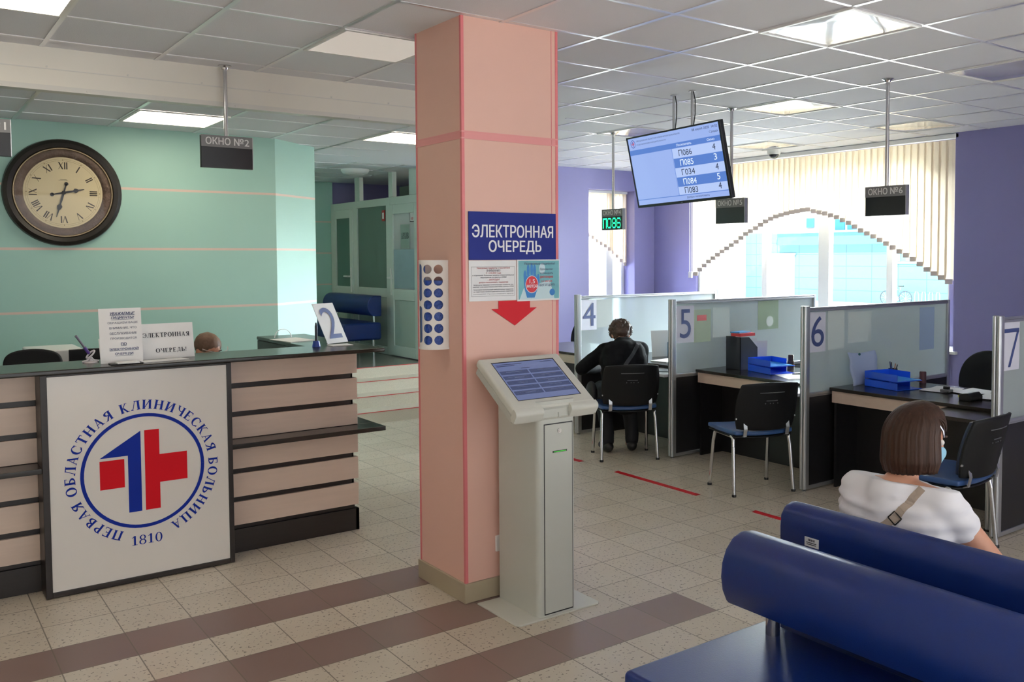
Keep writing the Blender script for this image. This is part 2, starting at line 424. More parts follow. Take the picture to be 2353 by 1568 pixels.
# ---------------------------------------------------------------- soft bodies grown from tapered limbs
def soft(name, m, parent, limbs, balls=(), voxel=0.012, smooth_it=6, noise=0.0, nscale=20.0, label=None, cuts=()):
    """limbs: chains of (point, radius); balls: (centre, (rx, ry, rz)[, matrix]) -> one continuous smooth mesh"""
    mb = MB()
    for ch in limbs:
        for (p, r), (q, s2) in zip(ch[:-1], ch[1:]):
            p, q = Vector(p), Vector(q); L = (q-p).length; n = max(2, int(L/ (0.35*max(0.004, min(r, s2))))+1); n = min(n, 40)
            mb.tube([p+(q-p)*i/n for i in range(n+1)], [r+(s2-r)*i/n for i in range(n+1)], 14)
        for (p, r) in ch: mb.sphere(p, r, 14, 9)
    for b in balls:
        t = MB(); t.sphere((0, 0, 0), b[1], 18, 12); mm = b[2] if len(b) > 2 else Matrix.Identity(3)
        mb.add([mm @ Vector(v) + Vector(b[0]) for v in t.v], t.f)
    o = mb.build(name, m, None)
    md = o.modifiers.new('r', 'REMESH'); md.mode = 'VOXEL'; md.voxel_size = voxel
    md = o.modifiers.new('s', 'SMOOTH'); md.iterations = smooth_it; md.factor = 0.5
    if noise:
        tx = bpy.data.textures.new(name+'_tex', 'CLOUDS'); tx.noise_scale = nscale
        md = o.modifiers.new('d', 'DISPLACE'); md.texture = tx; md.strength = noise; md.texture_coords = 'GLOBAL'; md.mid_level = 0.5
    dg = bpy.context.evaluated_depsgraph_get(); me = bpy.data.meshes.new_from_object(o.evaluated_get(dg))
    o.modifiers.clear(); old = o.data; o.data = me; bpy.data.meshes.remove(old); me.name = name
    for (pt, nrm) in cuts:
        bm = bmesh.new(); bm.from_mesh(me); r = bmesh.ops.bisect_plane(bm, geom=bm.verts[:]+bm.edges[:]+bm.faces[:], plane_co=pt, plane_no=nrm, clear_outer=True)
        ed = [e for e in r['geom_cut'] if isinstance(e, bmesh.types.BMEdge)]
        bmesh.ops.holes_fill(bm, edges=ed, sides=0) if ed else None
        bm.to_mesh(me); bm.free()
    for p in me.polygons: p.use_smooth = True
    if parent is not None: put(o, parent)
    if label: o['label'] = label
    return o

# ================================================================ THE ROOM
H1, H2, H3 = 2.95, 2.73, 2.85
STRIPES = (0.48, 0.93, 1.376, 1.828, 2.277)
M_floor = floor_material()
M_mint = striped_wall('mint_wall_paint', (160, 200, 189), (222, 190, 178), STRIPES)
M_purple = mat('purple_wall_paint', (122, 118, 164), rough=0.5, var=(1.5, 0.04))
M_tile = mat('ceiling_tile', (230, 231, 236), rough=0.75, bump=(160, 0.12))
M_grid = mat('ceiling_grid_metal', (236, 236, 238), rough=0.3, metal=0.9)
M_white = mat('white_plastic', (232, 232, 230), rough=0.35)
M_cream = mat('plain_wall_paint', (214, 206, 194), rough=0.6)
M_chrome = mat('chrome', (206, 206, 208), rough=0.14, metal=1.0)
M_alu = mat('brushed_aluminium', (190, 192, 194), rough=0.32, metal=0.85)
M_black = mat('black_plastic', (22, 22, 24), rough=0.42)
M_dkwood = mat('wenge_laminate', (34, 27, 24), rough=0.36, var=(5.0, 0.35, (1, 1, 14)))
M_paper = mat('paper', (236, 236, 236), rough=0.6)
M_navy = mat('navy_ink', (62, 76, 128), rough=0.5)
M_ink = mat('dark_ink', (44, 46, 56), rough=0.6)
M_red = mat('red_ink', (196, 44, 52), rough=0.5)

struct(MB().box(-4.0, 7.9, -8.0, 8.2, -0.12, 0.0).build('floor', M_floor))
# ceilings: front hall, lower reception strip, corridor
struct(MB().box(-4.0, 7.9, -8.0, 1.30, H1, H1+0.06).box(2.3, 7.9, 1.30, 2.4, H1, H1+0.06).box(3.2, 7.9, 2.4, 5.2, H1, H1+0.06).build('ceiling', M_tile))
struct(MB().box(-4.0, 2.3, 1.36, 2.4, H2, H2+0.05).box(-4.0, 3.2, 2.4, 4.1, H2, H2+0.05).build('ceiling_reception', M_tile))
struct(MB().box(0.9, 3.77, 4.1, 5.36, H3, H3+0.05).box(0.9, 5.7, 5.36, 8.2, H3, H3+0.05).build('ceiling_corridor', M_tile))
struct(MB().box(2.25, 2.31, 1.30, 2.42, 2.72, H1).box(2.25, 3.26, 2.38, 2.44, 2.72, H1).box(3.2, 3.26, 2.4, 4.12, 2.72, H1).build('trim_8', mat('beam_panel', (226, 222, 212), rough=0.45)))

def grid(name, xr, yr, z, nx, ny, ox, oy, w=0.012, pitch=0.6):
    mb = MB()
    k = math.ceil((xr[0]-ox)/pitch)
    while ox+k*pitch < xr[1]:
        x = ox+k*pitch; mb.box(x-w, x+w, yr[0], yr[1], z-0.005, z+0.001); k += 1
    k = math.ceil((yr[0]-oy)/pitch)
    while oy+k*pitch < yr[1]:
        y = oy+k*pitch; mb.box(xr[0], xr[1], y-w*0.8, y+w*0.8, z-0.0042, z+0.001); k += 1
    return struct(mb.build(name, M_grid))
grid('trim_1', (-3.9, 7.3), (-7.9, 1.29), H1, 0, 0, -0.105, -0.1)
grid('trim_2', (3.28, 7.3), (1.30, 5.0), H1, 0, 0, -0.105, -0.1)
grid('trim_3', (-3.9, 2.24), (1.38, 4.08), H2, 0, 0, -0.10, 0.02)
grid('trim_4', (1.5, 3.75), (4.12, 7.98), H3, 0, 0, -0.10, 0.02)

# the drop between the two ceilings, boxed in with thin plastic panel
b = MB().box(-4.0, 2.25, 1.30, 1.36, 2.722, H1)
struct(b.build('trim_5', mat('beam_panel', (226, 222, 212), rough=0.45)))
b = MB().box(-4.0, 2.26, 1.288, 1.372, 2.706, 2.722).box(-4.0, 2.26, 1.288, 1.2995, 2.722, 2.735).box(-4.0, 2.26, 1.2965, 1.2995, 2.826, 2.831)
for k in range(14): b.lathe([(0.006, 1.292), (0.006, 1.2965)], (-3.2+k*0.42, 0, 2.84), 8, 'y'); b.lathe([(0.006, 1.284), (0.006, 1.288)], (-3.0+k*0.42, 0, 2.72), 8, 'y')
struct(b.build('trim_6', mat('beam_edge_strip', (214, 212, 206), rough=0.4)))

# walls
struct(MB().box(-4.0, 1.13, 2.79, 2.92, 0, H2+0.04).build('wall_reception', M_mint))
w = MB(); w.prism([(1.13, 2.79), (1.611, 3.166), (1.50, 3.26), (1.13, 2.95)], lambda u, v, z: (u, v, z), 0, H2+0.02); struct(w.build('wall_reception_angled', M_mint))
struct(MB().box(1.40, 1.52, 3.2, 8.0, 0, 2.9).build('wall_corridor_left', M_mint))
struct(MB().box(1.40, 3.78, 8.0, 8.12, 0.0, 2.9).build('wall_corridor_end', M_mint))
struct(MB().box(3.78, 5.7, 8.02, 8.12, 0, 2.9).box(5.6, 5.7, 5.36, 8.1, 0, 2.9).build('wall_archive', M_purple))
struct(MB().box(-4.12, -4.0, -8.0, 2.9, 0, H1).build('wall_left', M_cream))

# far wall with a deep narrow window
XA, XB, ZT = 6.18, 7.0, 2.675
w = MB().box(3.78, XA, 5.05, 5.36, 0, H1).box(XB, 7.9, 5.05, 5.36, 0, H1).box(XA, XB, 5.05, 5.36, ZT, H1).box(XA, XB, 5.05, 5.36, 0, 0.8)
struct(w.build('wall_far', M_purple))
# window wall: left return, lintel, parapet under the sill, right pier and the piers beyond the frame
YA, YB = 0.54, 4.21
w = MB().box(7.37, 7.62, YB, 5.05, 0, H1).box(7.37, 7.62, YA, YB, 2.80, H1).box(7.37, 7.62, YA, YB, 0, 0.78).box(7.37, 7.62, 0.23, YA, 0, H1).box(6.92, 7.62, -1.5, 0.23, 0, H1)
w.box(6.92, 7.2, -8.0, -1.5, 0, H1)
struct(w.build('wall_window', M_purple))
struct(MB().box(6.88, 7.44, 0.18, 4.6, 0.785, 0.815).build('trim_7', M_white, bevel=0.006))
# wall behind the camera, its wide gap added to let in sky light
w = MB().box(-4.0, -2.8, -8.12, -8.0, 0, H1).box(6.0, 7.6, -8.12, -8.0, 0, H1).box(-2.8, 6.0, -8.12, -8.0, 2.7, H1)
struct(w.build('wall_back', M_cream))

# window frames
M_pvc = mat('white_pvc', (226, 228, 232), rough=0.3)
M_pane = bpy.data.materials.new('window_glass'); M_pane.use_nodes = True
t = NT(M_pane); M_pane.node_tree.nodes.remove(M_pane.node_tree.nodes['Principled BSDF'])
a_ = t.n('ShaderNodeBsdfTransparent'); a_.inputs[0].default_value = (0.93, 0.97, 0.97, 1); g_ = t.n('ShaderNodeBsdfGlossy'); g_.inputs['Roughness'].default_value = 0.02
m_ = t.n('ShaderNodeMixShader'); f_ = t.n('ShaderNodeFresnel'); f_.inputs[0].default_value = 1.2; t.l(f_.outputs[0], m_.inputs[0]); t.l(a_.outputs[0], m_.inputs[1]); t.l(g_.outputs[0], m_.inputs[2])
t.l(m_.outputs[0], M_pane.node_tree.nodes['Material Output'].inputs[0])
def window(n, x, ys, z0, z1, w=0.07, wide=()):
    f = MB(); f.box(x, x+0.07, ys[0], ys[-1], z0, z0+0.07).box(x, x+0.07, ys[0], ys[-1], z1-0.07, z1)
    for i, y in enumerate(ys):
        hw = 0.075 if i in wide else 0.04
        f.box(x-0.01, x+0.08, max(ys[0], y-hw), min(ys[-1], y+hw), z0, z1)
    o = struct(f.build('window_%d' % n, M_pvc, bevel=0.008))
    g = MB()
    for a, b2 in zip(ys[:-1], ys[1:]): g.box(x+0.03, x+0.036, a, b2, z0+0.06, z1-0.06)
    g.build('pane', M_pane, o)
window(1, 7.42, (YA, 1.27, 2.15, 3.05, 3.87, YB), 0.80, 2.80, wide=(2,))
f = MB().box(XA, XB, 5.27, 5.34, 0.8, 0.87).box(XA, XB, 5.27, 5.34, ZT-0.06, ZT).box(XA, XA+0.06, 5.27, 5.34, 0.8, ZT).box(XB-0.06, XB, 5.27, 5.34, 0.8, ZT).box(6.66, 6.78, 5.26, 5.35, 0.8, ZT)
o = struct(f.build('window_2', M_pvc, bevel=0.008)); MB().box(XA, XB, 5.30, 5.306, 0.86, ZT-0.05).build('pane', M_pane, o)

# vertical blinds
M_slat = translucent('cream_blind_fabric', (224, 208, 182), 0.36)
M_wgt = mat('blind_weight_plastic', (196, 182, 176), rough=0.5)
def interp(P, y):
    P = sorted(P)
    for (a, za), (b2, zb) in zip(P[:-1], P[1:]):
        if a <= y <= b2: return za+(zb-za)*(y-a)/(b2-a)
    return P[0][1] if y < P[0][0] else P[-1][1]
ARCH = [(3.888,1.479),(3.729,1.595),(3.56,1.709),(3.408,1.792),(3.247,1.873),(3.089,1.952),(2.947,2.039),(2.773,2.114),(2.615,2.191),(2.472,2.237),(2.299,2.269),(2.141,2.288),(2.017,2.299),(1.915,2.27),(1.775,2.242),(1.619,2.193),(1.457,2.123),(1.317,2.044),(1.153,1.973),(0.994,1.893),(0.838,1.808),(0.67,1.724),(0.522,1.621),(0.362,1.542),(0.253,1.486)]
bl = thing('vertical_blind', 'cream vertical blind with a scalloped arch hem over the wide window', 'blind', (6.95, 2.1, H1))
sl = MB(); wg = MB(); n = 46
for k in range(n):
    y = 0.30+(3.80-0.30)*k/(n-1); z = interp(ARCH, y)
    ang = math.radians(-14); c, s_ = math.cos(ang), math.sin(ang)
    for i in range(3):    # slightly curved slat
        u0, u1 = -0.0445+0.0297*i, -0.0445+0.0297*(i+1); q0, q1 = 0.006*(1-(u0/0.0445)**2), 0.006*(1-(u1/0.0445)**2)
        P = lambda u, q, zz: (6.95+u*s_+q*c, y+u*c-q*s_, zz)
        sl.quad(P(u0, q0, z), P(u1, q1, z), P(u1, q1, H1-0.06), P(u0, q0, H1-0.06))
    wg.obox((6.95, y, z-0.012), (0.036*s_, 0.036*c, 0), (0.003*c, -0.003*s_, 0), (0, 0, 0.024))
o = sl.build('slats', M_slat, bl)
wg.build('slat_weights', M_wgt, bl)
MB().box(6.92, 6.98, 0.20, 3.92, H1-0.05, H1-0.005).build('head_rail', M_white, bl, bevel=0.005)
ch = MB()
for yy in (3.86, 3.89): ch.tube([(6.93, yy, H1-0.05), (6.93, yy, 1.55)], 0.003, 6)
ch.box(6.92, 6.94, 3.845, 3.90, 1.48, 1.56)
ch.build('control_chain', M_white, bl)
ch = MB()
for yy in (1.49, 1.51): 
    for k in range(60): ch.sphere((6.905, yy, H1-0.06-k*0.0125), 0.003, 6, 4)
ch.build('bead_chain', M_white, bl)
bl = thing('vertical_blind', 'cream vertical blind stepping down to the right in the narrow window of the far wall', 'blind', (6.6, 5.22, ZT))
HEM = [(6.18,2.12),(6.366,2.05),(6.474,1.98),(6.608,1.92),(6.731,1.844),(6.844,1.758),(6.906,1.7),(7.0,1.64)]
sl = MB(); wg = MB()
for k in range(11):
    x = 6.24+0.072*k; z = interp(HEM, x)
    sl.quad((x-0.042, 5.20, z), (x+0.042, 5.225, z), (x+0.042, 5.225, ZT-0.03), (x-0.042, 5.20, ZT-0.03))
    wg.obox((x, 5.212, z-0.012), (0.034, 0.010, 0), (0, 0.003, 0), (0, 0, 0.024))
sl.build('slats', M_slat, bl); wg.build('slat_weights', M_wgt, bl)
MB().box(XA+0.01, XB-0.01, 5.19, 5.24, ZT-0.035, ZT-0.002).build('head_rail', M_white, bl)

# pink column with red corner beads, double band and stone base
M_pink = mat('pink_column_panel', (222, 178, 163), rough=0.5, var=(2.0, 0.03))
M_bead = mat('rose_corner_bead', (214, 118, 122), rough=0.4)
CX0, CX1, CY0, CY1 = 0.86, 1.449, -0.66, -0.18
col = struct(MB().box(CX0, CX1, CY0, CY1, 0, H1).build('column', M_pink))
for (x, y) in ((CX0, CY0), (CX1, CY0), (CX0, CY1), (CX1, CY1)):
    sx = 1 if x == CX0 else -1; sy = 1 if y == CY0 else -1
    L_ = [(-.002, -.002), (.014, -.002), (.014, .001), (.001, .001), (.001, .014), (-.002, .014)]
    MB().prism(L_, lambda u, v, z: (x+sx*u, y+sy*v, z), 0.1, H1).build('corner_bead', M_bead, col)
MB().box(1.408, 1.411, CY0-0.0015, CY0, 0.1, H1).build('joint_strip', M_bead, col)
MB().box(CX0-0.003, CX1+0.003, CY0-0.003, CY1+0.003, 2.345, 2.352).box(CX0-0.003, CX1+0.003, CY0-0.003, CY1+0.003, 2.378, 2.385).box(CX0-0.0015, CX1+0.0015, CY0-0.0015, CY1+0.0015, 2.345, 2.385).build('band', mat('rose_band', (222, 148, 146), rough=0.45), col)
MB().box(CX0-0.012, CX1+0.012, CY0-0.012, CY1+0.012, 0, 0.10).build('baseboard', mat('base_stone', (168, 156, 132), rough=0.3), col, bevel=0.003)

# stairs up to the corridor and its landing
M_step = mat('terrazzo_steps', (186, 178, 162), rough=0.4, var=(120, 0.22))
M_edge = mat('red_step_edge', (176, 52, 52), rough=0.5)
st = struct(MB().box(1.52, 3.74, 4.25, 8.0, 0, 0.124).box(1.52, 3.74, 4.53, 8.0, 0.124, 0.248).box(1.52, 3.74, 4.81, 8.0, 0.248, 0.372).box(1.52, 3.74, 5.09, 8.0, 0.372, 0.495).build('floor_steps', M_step))
MB().box(1.53, 3.74, 5.10, 8.0, 0.495, 0.497).build('landing_surface', mat('corridor_floor', (120, 118, 110), rough=0.2, var=(3, 0.1)), st)
for k in range(4):
    y = 4.25+0.28*k; z = 0.124*(k+1)-0.001*(k == 3)
    MB().box(1.53, 3.74, y-0.004, y+0.012, z-0.004, z+0.002).build('step_edge', M_edge, st)

# glazed corridor partition along X = 3.75
X_P = 3.75; ZL, ZP = 0.497, 2.53
M_pv2 = mat('aged_white_pvc', (206, 214, 208), rough=0.35)
M_gl2 = mat('dark_frosted_glass', (96, 116, 106), rough=0.12, spec=0.6)
pt = MB().box(X_P+.002, X_P+0.058, 5.30, 8.0, ZP-0.10, ZP-.001).box(X_P, X_P+0.06, 6.08, 6.20, ZL, ZP).box(X_P, X_P+0.06, 7.10, 7.22, ZL, ZP).box(X_P, X_P+0.06, 7.90, 8.0, ZL, ZP)
pt.box(X_P+.002, X_P+0.058, 6.20, 7.10, ZL, ZL+0.1).box(X_P+.002, X_P+0.058, 6.20, 7.10, 1.24, 1.36).box(X_P, X_P+0.06, 5.20, 5.32, ZL, ZP)
pt.box(X_P, X_P+0.06, 7.0, 7.16, ZP, 2.85).box(X_P, X_P+0.06, 6.0, 6.12, ZP, 2.85).box(X_P, X_P+0.06, 5.35, 5.55, ZP, 2.85)
o = struct(pt.build('wall_corridor_right', M_pv2, bevel=0.006))
MB().box(X_P+0.02, X_P+0.035, 6.20, 7.10, 1.35, ZP-0.09).build('pane', M_gl2, o)
MB().box(X_P+0.02, X_P+0.035, 6.20, 7.10, ZL+0.09, 1.26).build('lower_panel', mat('pvc_fill_panel', (180, 192, 184), rough=0.4), o)
MB().box(X_P+0.8, X_P+0.85, 5.9, 7.4, 2.0, 2.78).build('upper_board', mat('grey_green_board', (128, 144, 134), rough=0.6), o)
M_ang = mat('white_steel_angle', (196, 200, 198), rough=0.4)
def pdoor(n, y0, y1, pane_m):
    d = MB().box(X_P-0.015, X_P+0.045, y0, y0+0.10, ZL+0.01, ZP-0.10).box(X_P-0.015, X_P+0.045, y1-0.10, y1, ZL+0.01, ZP-0.10)
    for (a, b2) in ((ZL+0.01, ZL+0.14), (1.22, 1.36), (ZP-0.22, ZP-0.10)): d.box(X_P-0.015, X_P+0.045, y0+0.1, y1-0.1, a, b2)
    o = struct(d.build('door_%d' % n, M_pv2, bevel=0.006))
    MB().box(X_P+0.005, X_P+0.02, y0+0.09, y1-0.09, 1.35, ZP-0.21).build('pane', pane_m, o)
    MB().box(X_P+0.003, X_P+0.02, y0+0.09, y1-0.09, ZL+0.13, 1.23).build('lower_panel', bpy.data.materials['pvc_fill_panel'], o)
    hy = y1-0.05 if n == 1 else y0+0.05; dr = -1 if n == 1 else 1
    MB().box(X_P-0.025, X_P-0.015, hy-0.015, hy+0.015, 1.28, 1.62).tube([(X_P-0.02, hy, 1.50), (X_P-0.07, hy, 1.50), (X_P-0.07, hy-dr*(-0.13), 1.50)], 0.011, 8).build('door_handle', M_white, o)
    return o
M_pane1 = glass_frost('archive_door_pane', (240, 246, 250), .85, .35)
d1 = pdoor(1, 5.30, 6.08, M_pane1)
MB().box(X_P+0.001, X_P+0.005, 5.40, 5.98, 1.37, 1.86).build('frosted_film', mat('frosted_film', (150, 170, 180), rough=0.5, var=(4, 0.15)), d1)
d2 = pdoor(2, 7.22, 7.90, mat('dark_frosted_glass_green', (84, 118, 106), rough=0.15))
# archive shelving seen over the door
o = thing('shelf_rack', 'white perforated steel rack behind the archive door top', 'rack', (4.6, 5.1, 0))
b = MB()
for y in (5.10, 5.55): b.box(4.5, 4.54, y, y+0.05, 0.5, 2.84)
b.build('upright', M_ang, o); MB().box(4.5, 4.9, 5.10, 5.6, 2.30, 2.33).build('shelf', M_ang, o); MB().box(4.88, 4.9, 5.1, 5.6, 0.5, 2.84).build('back_panel', M_white, o)

# corridor sign, notices on the archive door
nx, up = Vector((0, -1, 0)), Vector((0, 0, 1))      # faces -X: right is -Y
p = tag(sheet(MB(), (X_P-0.002, 5.66, 2.02), nx, up, 0.24, 0.30).build('door_sign', mat('grey_sign_paper', (150, 166, 160), rough=0.5)), 'grey sheet with the word for archive on the white door pane', 'sign')
v, f, _ = serif_line('АРХИВ'); mb = MB(); put2d(mb, v, f, (X_P-0.003, 5.66, 2.03), nx, up, 0.20, 0.075); mb.build('lettering', M_ink, p)
p = tag(sheet(MB(), (X_P-0.002, 5.46, 2.30), nx, up, 0.13, 0.21).build('notice', M_paper), 'small framed white notice in the top corner of the archive door', 'notice')
flat_part(p, [_rect(-.065,-.105,.065,-.095), _rect(-.065,.095,.065,.105), _rect(-.065,-.105,-.056,.105), _rect(.056,-.105,.065,.105)]+[_rect(-.045,.02+k*.018,.045,.028+k*.018) for k in range(4)], M_ink, (X_P-0.003, 5.46, 2.30), nx, up, 'frame')
lettering(p, [('101', (X_P-0.003, 5.46, 2.235), 0.06, 0.03, 0.02)], M_red, nx, up)
p = tag(MB().box(X_P-0.012, X_P-0.002, 6.215, 6.29, 2.23, 2.37).build('alarm_plate', mat('red_plate', (170, 40, 40))), 'small red plate beside the dark corridor glazing', 'plate')
flat_part(p, [_rect(-.022,-.04,.022,.04)], M_paper, (X_P-0.0125, 6.252, 2.30), nx, up, 'symbol')
struct(MB().box(3.74, 5.6, 5.36, 8.02, 0.0, 0.495).build('floor_archive', bpy.data.materials['corridor_floor']))

# ================================================================ CEILING LIGHTS AND HANGING THINGS
M_lamp = mat('lit_diffuser', (255, 250, 236), rough=0.4, emit=(255, 240, 214), estr=5.5)
M_gloss = mat('glossy_acrylic_diffuser', (232, 232, 232), rough=0.10, spec=0.9, coat=1.0)
Z3 = Vector((0, 0, 1)); XP = Vector((1, 0, 0)); YM = Vector((0, -1, 0))
def lamp(x, y, z, lit, label, group=None):
    t_ = thing('ceiling_light', label, 'ceiling light', (x, y, z), group)
    f = MB()
    for (a, b2, c, d) in ((-.295, .295, -.295, -.275), (-.295, .295, .275, .295), (-.295, -.275, -.275, .275), (.275, .295, -.275, .275)): f.box(x+a, x+b2, y+c, y+d, z-0.012, z-0.005)
    f.build('frame', M_white, t_)
    if lit == 'dim': MB().box(x-.278, x+.278, y-.278, y+.278, z-0.010, z-0.004).build('diffuser', mat('dim_diffuser', (226, 224, 222), rough=.25, emit=(255, 240, 225), estr=.22), t_)
    elif lit: MB().box(x-.278, x+.278, y-.278, y+.278, z-0.010, z-0.004).build('diffuser', M_lamp, t_)
    else:
        d = MB(); n = 12; P = lambda i, j: (x-.278+.556*i/n, y-.278+.556*j/n, z-0.006-0.012*math.sin(PI*i/n)**.7*math.sin(PI*j/n)**.7)
        vs = [P(i, j) for i in range(n+1) for j in range(n+1)]
        d.add(vs, [(i*(n+1)+j, (i+1)*(n+1)+j, (i+1)*(n+1)+j+1, i*(n+1)+j+1) for i in range(n) for j in range(n)])
        d.build('diffuser', M_gloss, t_, smooth=True)
    return t_
lamp(-1.005, 0.20, H1, True, 'lit square ceiling panel cut by the top left corner, in front of the beam')
lamp(0.195, 2.12, H2, True, 'lit square ceiling panel in the lower ceiling behind the second window sign rod')
lamp(1.995, 2.12, H2, True, 'lit square ceiling panel in the lower ceiling half hidden by the pink column')
lamp(0.795, 0.20, H1, 'dim', 'dim glossy ceiling panel beside the top of the pink column')
lamp(2.595, -1.60, H1, False, 'ceiling panel glaring white with the window reflection at the top of the picture')
lamp(4.395, 0.20, H1, False, 'glossy ceiling panel reflecting the blind beside the rod of the fifth window sign')
lamp(4.395, -1.60, H1, False, 'glossy ceiling panel reflecting the purple wall at the right picture edge')
lamp(6.195, 0.20, H1, False, 'glossy ceiling panel near the right end of the blind')
lamp(6.195, 2.00, H1, False, 'glossy ceiling panel close to the camera dome above the blind')
lamp(4.395, 2.00, H1, False, 'glossy ceiling panel behind the rod of the fourth window sign')
lamp(4.55, 5.95, H3, True, 'lit square ceiling panel in the archive room seen over the door beside the column')
lamp(1.85, 7.1, H3, True, 'added square ceiling panel brightening the corridor, unseen behind the angled mint wall')  # lamp added out of view to brighten the corridor
o = thing('ceiling_light', 'white round corridor lamp glued to the ceiling before the glazed doors', 'ceiling light', (3.25, 6.0, H3))
MB().lathe([(0.17, 0), (0.17, -0.02), (0.15, -0.05), (0.11, -0.06)], (3.25, 6.0, H3), 28).build('housing', M_white, o, smooth=True)
MB().lathe([(0.115, -0.058), (0.09, -0.066)], (3.25, 6.0, H3), 28).build('diffuser', M_paper, o)

# hanging window signs
M_sgrey = mat('sign_grey', (122, 122, 124), rough=0.5); M_sblk = mat('sign_black_display', (34, 36, 40), rough=0.3)
M_swhite = mat('sign_lettering', (226, 226, 226), rough=0.5); M_led = mat('green_led', (30, 240, 150), emit=(30, 250, 150), estr=2.2)
def hang_sign(x, y, num, label, face, H=H1, lit=None, zt=2.225, w=0.31):
    t_ = thing('hanging_sign', label, 'sign', (x, y, H), 'hanging window signs')
    MB().tube([(x, y, H), (x, y, zt-0.004)], 0.0125, 14).build('rod', M_chrome, t_, smooth=True)
    MB().lathe([(0.040, 0), (0.040, -0.006), (0.022, -0.014), (0.018, -0.026)], (x, y, H), 20).build('ceiling_rosette', M_chrome, t_, smooth=True)
    if face == 'x': R = YM; n = Vector((-1, 0, 0))
    else: R = XP; n = YM
    c = Vector((x, y, zt)); D = 0.017
    MB().obox(c-Z3*0.1, R*w/2, Z3*0.1, n*D).build('housing', M_sblk, t_, bevel=0.002)
    MB().obox(c-Z3*0.036+n*(D+0.001), R*w/2, Z3*0.036, n*0.0012).build('name_plate', M_sgrey, t_)
    MB().obox(c+R*(w/2+0.002)-Z3*0.1, R*0.002, Z3*0.1, n*(D+0.002)).build('edge_strip', M_alu, t_)
    lettering(t_, [('ОКНО', c-Z3*0.035-R*0.055+n*(D+.0022), 0.148, 0.044, 0.022), ('№'+num, c-Z3*0.035+R*0.088+n*(D+.0022), 0.092, 0.044, 0.022)], M_swhite, R, Z3)
    if lit:
        DOT = {'П': ['11111','10001','10001','10001','10001','10001','10001'], '0': ['01110','10001','10001','10001','10001','10001','01110'], '8': ['01110','10001','10001','01110','10001','10001','01110'], '6': ['01110','10001','10000','11110','10001','10001','01110']}
        mb = MB(); 
        for q, ch in enumerate(lit):
            rows = DOT[ch]
            for r_ in range(14):
                for cc in range(10):
                    if rows[r_//2][cc//2] == '1' and not ((cc % 2) and (cc//2 in (0, 4)) and ch != 'П'):
                        p = c+n*(D+.0012)-Z3*(0.089+r_*0.0071)+R*(-w/2+0.022+q*0.069+cc*0.0062)
                        mb.obox(p, R*0.0024, Z3*0.0026, n*0.0008)
        mb.build('led_digits', M_led, t_)
    return t_
hang_sign(0.28, 1.23, '2', 'grey and black window sign number two hanging over the reception counter', 'y', zt=2.515)
hang_sign(-1.03, 1.23, '1', 'grey and black window sign number one cut by the left picture edge beside the clock', 'y', zt=2.515)
hang_sign(4.17, 2.13, '4', 'window sign number four with a green lit ticket number hanging before the far window', 'x', lit='П086', zt=2.215)
hang_sign(4.04, 0.49, '5', 'window sign number five with a dark display partly behind the hanging screen', 'x', zt=2.222)
hang_sign(4.005, -0.955, '6', 'window sign number six with a dark display hanging before the arched blind', 'x', zt=2.228)

# the hanging screen
TL = Vector((3.12, 0.718, 2.661)); TR = Vector((3.12, -0.247, 2.686)); BLc = Vector((3.235, 0.722, 2.131))
R = (TR-TL).normalized(); Wt = (TR-TL).length; U = (TL-BLc); U = (U-R*U.dot(R)); Ht = U.length; U.normalize(); N = R.cross(U).normalized()
cen = TL+R*Wt/2-U*Ht/2
tv = thing('hanging_screen', 'wide queue screen tilted down from two ceiling poles, blue ticket table lit', 'screen', (3.26, 0.25, H1))
M_tvb = mat('screen_bezel', (26, 28, 32), rough=0.3)
MB().obox(cen-N*0.022, R*Wt/2, U*Ht/2, N*0.018).build('casing', M_tvb, tv, bevel=0.004)
bz = MB()
for (a, b2, w_, h_) in ((0, Ht/2-.006, Wt/2, .006), (0, -Ht/2+.010, Wt/2, .010), (-Wt/2+.006, 0, .006, Ht/2), (Wt/2-.006, 0, .006, Ht/2)): bz.obox(cen+R*a+U*b2, R*w_, U*h_, N*0.004)
bz.build('bezel', M_tvb, tv)
def screen_mat(name, rgb, k=0.72): return mat(name, (10, 10, 12), rough=0.12, emit=rgb, estr=k*.72)
sw, sh = Wt-0.024, Ht-0.032; sc = cen+U*0.004-N*0.001
MB().obox(sc-N*0.002, R*sw/2, U*sh/2, N*0.002).build('display', screen_mat('screen_pale_blue', (160, 184, 244), .82), tv)
def SP(u, v): return sc+R*(u-.5)*sw+U*(.5-v)*sh      # u right, v down, 0..1
def srect(u0, v0, u1, v1): return [((u0-.5)*sw, (.5-v1)*sh), ((u1-.5)*sw, (.5-v1)*sh), ((u1-.5)*sw, (.5-v0)*sh), ((u0-.5)*sw, (.5-v0)*sh)]
rows = [(.255, .395), (.395, .53), (.53, .665), (.665, .80), (.80, .915)]
flat_part(tv, [srect(0, .175, 1, .25), srect(.485, rows[1][0], 1, rows[1][1]), srect(.485, rows[3][0], 1, rows[3][1]), srect(0, .918, 1, .928), srect(.478, .25, .481, .918)], screen_mat('screen_mid_blue', (92, 132, 214), 0.8), sc, R, U, 'table_bands', 0.0012)
flat_part(tv, [srect(.485, rows[k][0], 1, rows[k][1]) for k in (0, 2, 4)], screen_mat('screen_light_row', (184, 204, 250), .85), sc, R, U, 'table_rows', 0.0012)
M_sd = screen_mat('screen_dark_text', (34, 42, 74), 0.6); M_sl = screen_mat('screen_white_text', (226, 238, 255), 1.0)
tick = [('П086', '4'), ('П085', '3'), ('Г034', '4'), ('П084', '5'), ('П083', '4')]
